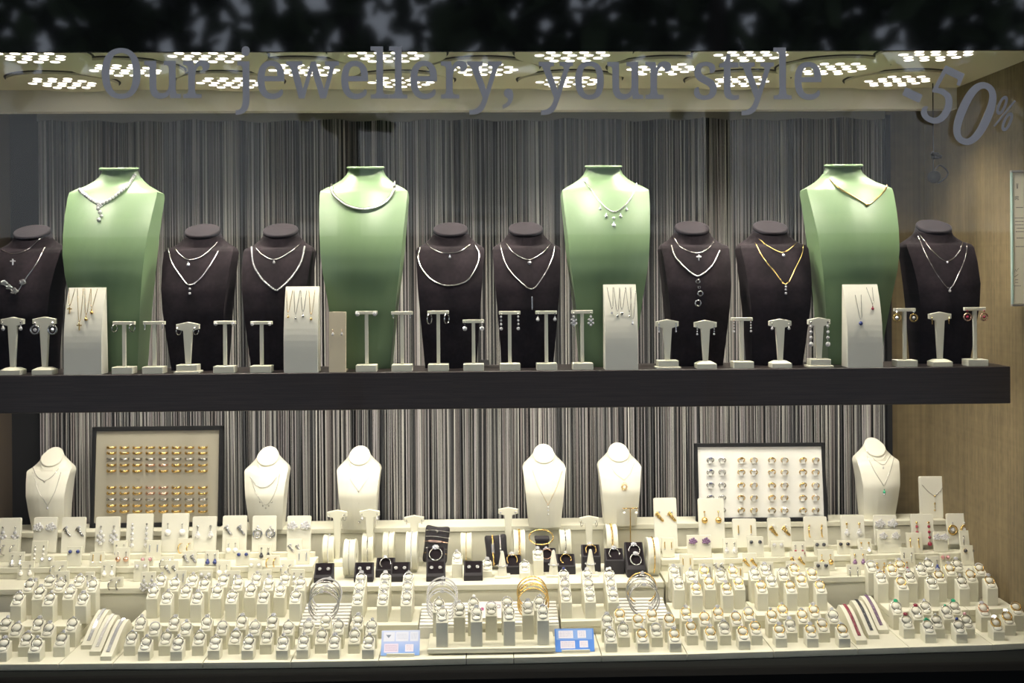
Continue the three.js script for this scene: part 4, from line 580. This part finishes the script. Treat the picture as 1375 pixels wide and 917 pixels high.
// ------------------------------------------------------------------ curved necklace ramps and linen card on the shelf
{
  const ramps = [[111, 501.2, 385.5, 54, 'with gold crosses', [['cross', 94, 416, .0046, 'gold', 97, 388], ['cross', 107, 438, .0048, 'gold', 108, 388], ['drop', 116, 428, .004, 'gold', 118, 388], ['drop', 123.5, 419, .004, 'gold', 127, 388]]],
    [404, 500.6, 385.5, 49, 'with four fine silver drops', [['drop', 387, 425, .0028, 'gold', 389, 390], ['drop', 397, 427, .0028, 'silver', 399, 390], ['drop', 407, 424, .003, 'silver', 408, 390], ['drop', 418, 428, .0028, 'gold', 419, 390]]],
    [835, 496.8, 382, 48, 'with five small silver pendants', [['stone', 821.5, 420, .0022, 'gem', 819, 386], ['drop', 829, 424, .003, 'silver', 828, 386], ['heart', 835, 421, .003, 'silver', 836, 386], ['drop', 845, 424, .0026, 'silver', 844, 386], ['drop', 849.5, 434, .003, 'gem', 850, 386]]],
    [1162, 490.5, 378, 52, 'with dark and red stone pendants', [['stone', 1155.5, 434, .004, 'blue', 1152, 396], ['drop', 1171.5, 414, .0034, 'red', 1167, 386]]]];
  for (const [x, yb, yt, wpx, word, pens] of ramps) {
    const p = onZ(x, yb, SZ - 0.003); p.y = shelfTop; const k = pxAt(p.z), H = (yb - yt) / k, w = wpx / k * 0.93, pts = [[0, 0], [0.0, H * 0.3]];
    for (let i = 1; i <= 10; i++) { const u = i / 10; pts.push([0.026 * u * u, H * (0.3 + 0.7 * u)]); } pts.push([0.0285, H], [0.034, 0]);
    const t = thing('necklace_ramp', `curved cream necklace ramp ${word}`, 'necklace stand', p, 0, 'curved cream necklace ramps'); part('block', profile(pts, w, 0.0008), M.pad, t); t.updateMatrixWorld(true);
    pens.forEach(([kind, a, b, s, mat, tx, ty], i) => necklace(`fine chain with ${STONE_WORD[mat]} ${kind === 'stone' ? 'stone' : kind} pendant, ${['first', 'second', 'third', 'fourth', 'fifth'][i]} on the ramp ${word}`.replace('five small silver pendants', 'five pendants').replace('dark and red stone pendants', 'red stone').replace('four fine silver drops', 'four drops'), t, [[tx - 4, ty], [a - 1.4, b - 9], [a, b - 5], [a + 1.4, b - 9], [tx + 4, ty]], { metal: mat === 'gold' ? 'gold' : 'silver', r: 0.00035, straight: true, pendant: [[kind, a, b, s, mat]] }));
  }
  const p = onZ(453, 500.3, SZ - 0.003); p.y = shelfTop; const H = 81 / pxAt(p.z), w = 22.5 / pxAt(p.z), t = thing('earring_card', 'tall narrow linen earring card on the dark shelf', 'earring card', p); const c = part('panel', rbox(w, H, 0.008, 0.0006, 0, H / 2, -0.004), M.linen, t); c.rotation.x = -0.06; part('foot', rbox(w, 0.004, 0.03, 0.0006, 0, 0.002, -0.018), M.linen, t);
  for (const s of [-1, 1]) earring('drop', 'rose', 'gem', [p.x + s * w * 0.27, p.y + H * 0.7, p.z - H * 0.7 * 0.06 + 0.002], 'on the narrow linen card', 'earrings on the narrow linen card', 0.8);
}
// ------------------------------------------------------------------ framed ring trays on the back ledge
function ringTray(px0, px1, pyTop, pyBase, label, lean, turn, frameMat, padMat, fw) {
  const a = onY(px0, pyBase, YF), b = onY(px1, pyBase, YF), w = b.x - a.x, k = pxAt((a.z + b.z) / 2), H = (pyBase - pyTop) / k / Math.cos(lean), t = thing('ring_tray', label, 'ring tray', [(a.x + b.x) / 2, YF, (a.z + b.z) / 2], turn);
  t.rotation.set(-lean, turn, 0, 'YXZ');
  part('backing', rbox(w - 0.004, H - 0.004, 0.008, 0.001, 0, H / 2, -0.004), frameMat, t);
  part('pad', rbox(w - 2 * fw, H - 2 * fw, 0.006, 0.001, 0, H / 2, 0.002), padMat, t);
  for (const s of [-1, 1]) { part('frame_side', rbox(fw, H, 0.016, 0.0012, s * (w - fw) / 2, H / 2, 0.002), frameMat, t); part('frame_rail', rbox(w, fw * 1.25, 0.016, 0.0012, 0, s > 0 ? H - fw * 0.62 : fw * 0.62, 0.002), frameMat, t); }
  t.updateMatrixWorld(true); return t;
}
{
  const t = ringTray(124, 297, 575, 707, 'dark framed tray of gold and silver wedding bands', 0.10, 0.0, M.dark, std(lin(0.34, 0.315, 0.245), 0.8), 0.0075);
  const bandGeo = new THREE.LatheGeometry([[0.0088, -0.0022], [0.0098, -0.0022], [0.0104, 0], [0.0098, 0.0022], [0.0088, 0.0022], [0.0088, -0.0022]].map(a => new THREE.Vector2(...a)), 28);
  [213, 265, 322, 378, 434, 590, 645, 703, 760, 815].forEach((ry, r) => [215, 338, 460, 583, 707, 830, 953, 1080].forEach((cx, c) => {
    const hit = onMesh(120 + cx * 0.1417, 570 + ry * 0.1417, t); if (!hit) return;
    const m = r === 2 || r === 7 ? 'silver' : (c === 3 || c === 4) && [3, 5, 6].includes(r) ? 'rose' : 'gold';
    const b = thing('wedding_band', `plain ${METAL_WORD[m]} wedding band, row ${['one', 'two', 'three', 'four', 'five', 'six', 'seven', 'eight', 'nine', 'ten'][r]} below the top rail of the framed tray`, 'ring', hit.point, 0, 'wedding bands in the dark framed tray'); b.rotation.x = 0.04; b.position.z += 0.004; b.rotation.y = rr(-0.1, 0.1); part('band', bandGeo, M[m], b);
  }));
  const u = ringTray(934, 1111, 596, 699.5, 'black framed tray of rings on small white pegs', 0.13, -0.03, M.dark, M.white, 0.0065);
  const peg = rbox(0.0085, 0.014, 0.007, 0.0018, 0, -0.002, 0.004), openBand = torus(0.0075, 0.0011, 0, 0, 0, 22).scale(1, 0.8, 1.6);
  [190, 310, 440, 565, 690].forEach((ry, r) => [172, 290, 480, 605, 785, 910, 1095, 1220].forEach((cx, c) => {
    const hit = onMesh(930 + cx * 0.1345, 590 + (ry + 12) * 0.1345, u); if (!hit) return;
    const g = part('peg', peg, M.white, u); g.position.copy(u.worldToLocal(hit.point.clone()));
    const m = c < 2 ? 'silver' : 'gold', st = c % 2 ? 'stone set' : 'open twist', o = thing('ring', `${m} ${c === 0 ? 'blue stone' : st} ring on peg row ${['one', 'two', 'three', 'four', 'five'][r]} below the black tray's top rail`, 'ring', hit.point, 0, 'rings in the black framed tray'); o.position.z += 0.006; o.rotation.set(0.5, rr(-0.2, 0.2), 0);
    part('band', openBand, M[m], o); part('stone', c % 2 || c === 0 ? merge([gem(0.0018, -0.002, 0.0062, 0.001), gem(0.002, 0.0016, 0.0064, 0.001)]) : PEND.ring(0.0022).translate(0, 0.006, 0.001), M[c === 0 ? 'blue' : c % 2 ? 'gem' : m], o);
  }));
}
// ------------------------------------------------------------------ print cards
function printTexture(draw, w = 512, h = 340) { const c = document.createElement('canvas'); c.width = w; c.height = h; const g = c.getContext('2d'); draw(g, w, h); const t = new THREE.CanvasTexture(c); t.colorSpace = THREE.SRGBColorSpace; return t; }
const lines = (g, x, y, w, n, step, col, wid = 4) => { g.fillStyle = col; for (let i = 0; i < n; i++) { let q = x; while (q < x + w) { const L = 10 + 26 * rnd(); g.fillRect(q, y + i * step, Math.min(L, x + w - q), wid); q += L + 7; } } };
function printCard(x0, x1, yb, yt, draw, label) {
  const a = onY(x0, yb, YA), b = onY(x1, yb, YA), w = b.x - a.x, lean = 0.62, k = pxAt(a.z), H = (yb - yt) / k / (Math.cos(lean) + 0.33 * Math.sin(lean)), t = thing('print_card', label, 'print card', [(a.x + b.x) / 2, YA + 0.001, (a.z + b.z) / 2 - 0.004]);
  const mat = new THREE.MeshPhysicalMaterial({ map: printTexture(draw), roughness: 0.3 }), side = std(lin(0.5, 0.6, 0.8), 0.5);
  const c = part('printed_sheet', box(w, H, 0.0012), [side, side, side, side, mat, side], t); c.rotation.x = -lean; c.position.set(0, H / 2 * Math.cos(lean), -H / 2 * Math.sin(lean));
  part('lip', rbox(w * 0.72, 0.0045, 0.003, 0.0006, 0.001, 0.0025, 0.0035), M.cream, t); part('easel', profile([[0.004, 0], [H * Math.sin(lean) + 0.001, H * Math.cos(lean) - 0.0045], [H * Math.sin(lean) + 0.001, 0]], w * 0.5, 0.0003), M.cream, t);
}
printCard(511, 563, 882, 848, (g, w, h) => { const q = g.createLinearGradient(0, 0, 0, h); q.addColorStop(0, '#cfd8f2'); q.addColorStop(0.45, '#b9c8ee'); q.addColorStop(1, '#86abe8'); g.fillStyle = q; g.fillRect(0, 0, w, h); g.fillStyle = '#e4e6f2'; g.fillRect(28, 20, 150, 130); g.fillRect(190, 20, 170, 130); g.fillRect(380, 20, 110, 130); g.fillStyle = '#e6d9ea'; g.fillRect(40, 180, 190, 120); g.fillStyle = '#f0e6f0'; g.fillRect(320, 190, 110, 100); g.fillStyle = '#7f8a99'; g.beginPath(); g.moveTo(60, 60); g.lineTo(130, 60); g.lineTo(95, 105); g.fill(); lines(g, 205, 50, 140, 4, 20, '#a9b0c6'); lines(g, 395, 50, 80, 4, 20, '#a9b0c6'); lines(g, 55, 200, 160, 5, 18, '#a893b4'); lines(g, 335, 205, 80, 4, 18, '#b7a6bd'); }, 'pale blue print card leaning beside the raised ring plinth');
printCard(746, 799, 877, 845.5, (g, w, h) => { g.fillStyle = '#5f92e4'; g.fillRect(0, 0, w, h); g.fillStyle = '#8fb2ea'; g.fillRect(20, 12, w - 40, 150); g.fillStyle = '#f0eaf2'; g.fillRect(50, 30, 190, 110); g.fillRect(300, 30, 110, 110); g.fillRect(70, 180, 190, 110); g.fillRect(320, 180, 110, 100); lines(g, 65, 50, 160, 4, 20, '#9aa3c4'); lines(g, 315, 50, 80, 4, 20, '#9aa3c4'); lines(g, 85, 200, 160, 4, 20, '#a893b4'); lines(g, 335, 200, 80, 4, 18, '#b7a6bd'); }, 'deep blue print card with four white panels beside the plinth');
{ const p = onY(657.5, 838, YB), t = thing('print_card', 'small white card with pink print between two bangle racks', 'print card', [p.x, YB, p.z - 0.02]); const mat = new THREE.MeshPhysicalMaterial({ map: printTexture((g, w, h) => { g.fillStyle = '#f3e6ec'; g.fillRect(0, 0, w, h); g.fillStyle = '#b05a86'; g.beginPath(); g.arc(110, 150, 34, 0, 7); g.fill(); g.strokeStyle = '#4a4a4a'; g.lineWidth = 10; g.strokeRect(380, 70, 90, 60); lines(g, 190, 90, 150, 6, 34, '#b98aa4', 8); }), roughness: 0.4 }); const c = part('printed_sheet', box(0.046, 0.03, 0.0012), [M.white, M.white, M.white, M.white, mat, M.white], t); c.rotation.x = -0.6; c.position.set(0, 0.0185, -0.004); part('block', profile([[0, 0], [0.002, 0.004], [0.024, 0.03], [0.026, 0]], 0.046, 0.0004).translate(0, 0, 0.006), M.cream, t); }

// ------------------------------------------------------------------ clear notice panel on the side wall, hanging spotlight
{
  const z = -2.02, a = onZ(1357.5, 320, z), top = onZ(1366, 231, z).y, bot = onZ(1366, 409, z).y, w = XR - a.x - 0.001, H = top - bot;
  const t = thing('notice_panel', 'cream printed notice in a clear panel on the beige wall', 'notice', [a.x + w / 2, bot, z]);
  const mat = new THREE.MeshPhysicalMaterial({ map: printTexture((g, W0, H0) => { g.fillStyle = '#d9d4bf'; g.fillRect(0, 0, W0, H0); g.fillStyle = '#3a3632'; g.textAlign = 'left'; g.font = 'bold 44px sans-serif'; g.fillText('W', 92, 92); g.font = 'bold 30px sans-serif'; g.fillText('OFFIC', 58, 158); lines(g, 80, 200, 150, 1, 18, '#6a655c', 5); for (const [x, y] of [[60, 262], [68, 282], [60, 302], [96, 322], [74, 342], [92, 380], [70, 430]]) lines(g, x, y, 180, 1, 18, '#75706a', 5); g.strokeStyle = '#8a8272'; g.lineWidth = 4; g.beginPath(); g.moveTo(45, 585); g.bezierCurveTo(70, 540, 80, 600, 100, 570); g.lineTo(130, 560); g.moveTo(40, 612); g.lineTo(120, 596); g.stroke(); lines(g, 60, 626, 60, 2, 16, '#75706a', 4); lines(g, 40, 662, 130, 1, 16, '#75706a', 4); }, 256, 768), roughness: 0.5 });
  part('sheet', box(w - 0.002, H - 0.004, 0.001, 0.001, H / 2, 0), [M.white, M.white, M.white, M.white, mat, M.white], t);
  const cl = std(lin(0.55, 0.72, 0.66), 0.1, 0, { transmission: 0.4 }); part('clear_edge', rbox(0.003, H, 0.006, 0.0006, -w / 2 + 0.0015, H / 2, 0), cl, t); part('bottom_rail', rbox(w, 0.004, 0.007, 0.0006, 0, -0.001, 0), std(lin(0.2, 0.19, 0.17), 0.5), t); part('top_rail', rbox(w, 0.004, 0.007, 0.0006, 0, H + 0.001, 0), std(lin(0.25, 0.24, 0.22), 0.5), t);
}
{
  const z = -2.22, q = onZ(1255, 236, z), t = thing('hanging_spotlight', 'small black spotlight hanging on a cable from the ceiling', 'spotlight', q), at = (px, py) => onZ(px, py, z).sub(q), metal = std(lin(0.006, 0.006, 0.007), 0.7, 0, { specularIntensity: 0.3 });
  const topY = YC0 - q.y, c = at(1253, 170); part('cable', tube([new THREE.Vector3(c.x, topY, 0), new THREE.Vector3(c.x, c.y, 0), at(1253.5, 206), at(1253, 230)], 0.0011, 30), metal, t);
  const j = at(1256, 209); part('joint', merge([rbox(0.013, 0.014, 0.014, 0.003, j.x, j.y, 0), cyl(0.004, 0.004, 0.022, 10).rotateZ(1.2).translate(j.x, j.y + 0.001, 0.004)]), metal, t);
  const h = part('lamp_head', merge([cyl(0.0115, 0.0105, 0.021, 20), cyl(0.0125, 0.0125, 0.003, 20, 0, 0.0105, 0)]), metal, t); h.position.copy(at(1255, 237)); h.rotation.set(1.75, 0, 0.5);
  part('lens', cyl(0.0045, 0.0045, 0.001, 20, 0, 0.0125, 0), std(lin(0.03, 0.03, 0.03), 0.2), h);
  part('bracket', tube([at(1255, 228), at(1262, 222), at(1273, 232), at(1266, 242), at(1259, 246)], 0.0016, 24), metal, t);
}
// ------------------------------------------------------------------ lettering on the glass
{
  const font = await new FontLoader().loadAsync('fonts/droid/droid_serif_regular.typeface.json'), zl = ZG + 0.0095;
  const glyph = (ch, size) => { const s = font.generateShapes(ch, size); return new THREE.ExtrudeGeometry(s, { depth: 0.0004, bevelEnabled: true, bevelThickness: 0.0001, bevelSize: 0.0011, bevelSegments: 1, curveSegments: 8 }); };
  const adv = (ch, size) => font.data.glyphs[ch].ha * size / font.data.resolution;
  const t = thing('window_lettering', 'grey serif lettering reading Our jewellery, your style on the glass', 'lettering', onZ(620, 131, zl));
  const words = [['Our', 133, 282, 131], ['jewellery,', 318, 693, 131.5], ['your', 724, 902, 132], ['style', 929, 1106, 132.5]];
  for (const [w, x0, x1, yb] of words) {
    const a = onZ(x0, yb, zl), b = onZ(x1, yb - 0, zl), size = 64.5 / pxAt(zl), total = [...w].reduce((s, c) => s + adv(c, size), 0), k = a.distanceTo(b) / total * 1.0; let x = 0; const ang = Math.atan2(b.y - a.y, b.x - a.x);
    for (const ch of w) { const m = part('letter', glyph(ch, size), M.vinyl, t); m.scale.x = k; m.position.set(a.x - t.position.x + x * k * Math.cos(ang), a.y - t.position.y + x * k * Math.sin(ang), 0); m.rotation.z = ang; x += adv(ch, size); }
  }
  const d = thing('window_lettering', 'tilted grey lettering reading -50% on the glass', 'lettering', onZ(1285, 150, zl));
  for (const [ch, px, py, wpx, hpx] of [['-', 1225, 127.5, 26, 12], ['5', 1265.5, 129, 37, 80], ['0', 1309, 152.5, 47, 90], ['%', 1349, 152.5, 27, 45]]) {
    const g = glyph(ch, 0.1); g.computeBoundingBox(); const bb = g.boundingBox, c = bb.getCenter(new THREE.Vector3()), s = bb.getSize(new THREE.Vector3()), k = pxAt(zl); g.translate(-c.x, -c.y, 0).scale(wpx / k / s.x, hpx / k / s.y, 1);
    const m = part('letter', g, ch === '%' ? M.thinVinyl : M.vinyl, d); m.position.copy(onZ(px, py, zl)).sub(d.position); m.rotation.z = -0.43;
  }
}
// ------------------------------------------------------------------ the street behind the viewer, mirrored faintly in the glass
{
  const leafGeo = new THREE.SphereGeometry(1, 5, 3).scale(0.16, 0.02, 0.085), leafMat = std(lin(0.05, 0.08, 0.03), 0.8), bark = std(lin(0.06, 0.05, 0.04), 0.9);
  const spots = [[-4.4, 5.2, 2.7], [-1.2, 6.4, 2.8], [1.9, 5.4, 2.6], [5.0, 6.4, 2.9], [-8.2, 6.0, 3.0], [8.6, 5.8, 3.0], [-12, 5.5, 3.0], [12.4, 6.2, 3.0]];
  spots.forEach(([x, z, R], i) => {
    const t = thing('street_tree', ['broad dark street tree across the road', 'tallest dark street tree across the road', 'dense dark street tree across the road', 'wide spreading street tree across the road', 'round street tree beyond the broad one', 'round street tree beyond the spreading one', 'end tree of the row past the round one', 'outer tree of the row past the round one'][i], 'tree', [x, 0, z], 0, 'street trees behind the viewer');
    part('trunk', cyl(0.08, 0.13, 4.0, 10, 0, 2.0, 0), bark, t);
    const n = 1050, im = new THREE.InstancedMesh(leafGeo, leafMat, n), o = new THREE.Object3D(); im.name = 'foliage'; im.userData.kind = 'stuff';
    for (let k = 0; k < n; k++) { const a = rr(0, 6.283), c = rr(-1, 1), q = Math.cbrt(rr(0.12, 1)), s = Math.sqrt(1 - c * c); o.position.set(Math.cos(a) * s * q * R, 3.25 + R * 0.5 + c * q * R * 0.62, Math.sin(a) * s * q * R * 0.8); o.rotation.set(rr(-1.5, 1.5), rr(0, 6), rr(-1.5, 1.5)); o.scale.setScalar(rr(0.7, 1.6)); o.updateMatrix(); im.setMatrixAt(k, o.matrix); }
    im.castShadow = true; t.add(im);
  });
  const h = thing('house', 'pale low house front across the road', 'building', [0, 0, 14]); part('wall', span(-16, 16, 2.2, 4.5, 0, 1), std(lin(0.80, 0.77, 0.71), 0.8), h); part('ground_floor', span(-16, 16, 0, 2.2, 0.02, 1), std(lin(0.06, 0.06, 0.065), 0.9), h); part('roof', span(-16.2, 16.2, 4.5, 4.7, -0.3, 1.2), std(lin(0.08, 0.06, 0.055), 0.8), h);
  for (let i = -5; i <= 5; i++) { const w = part('window', span(i * 2.8 - 0.55, i * 2.8 + 0.55, 2.6, 4.0, -0.03, 0.02), std(lin(0.50, 0.48, 0.44), 0.5), h); part('sill', span(i * 2.8 - 0.65, i * 2.8 + 0.65, 2.5, 2.6, -0.1, 0.02), std(lin(0.5, 0.5, 0.48), 0.7), w); }
}
renderer.render(scene, camera);
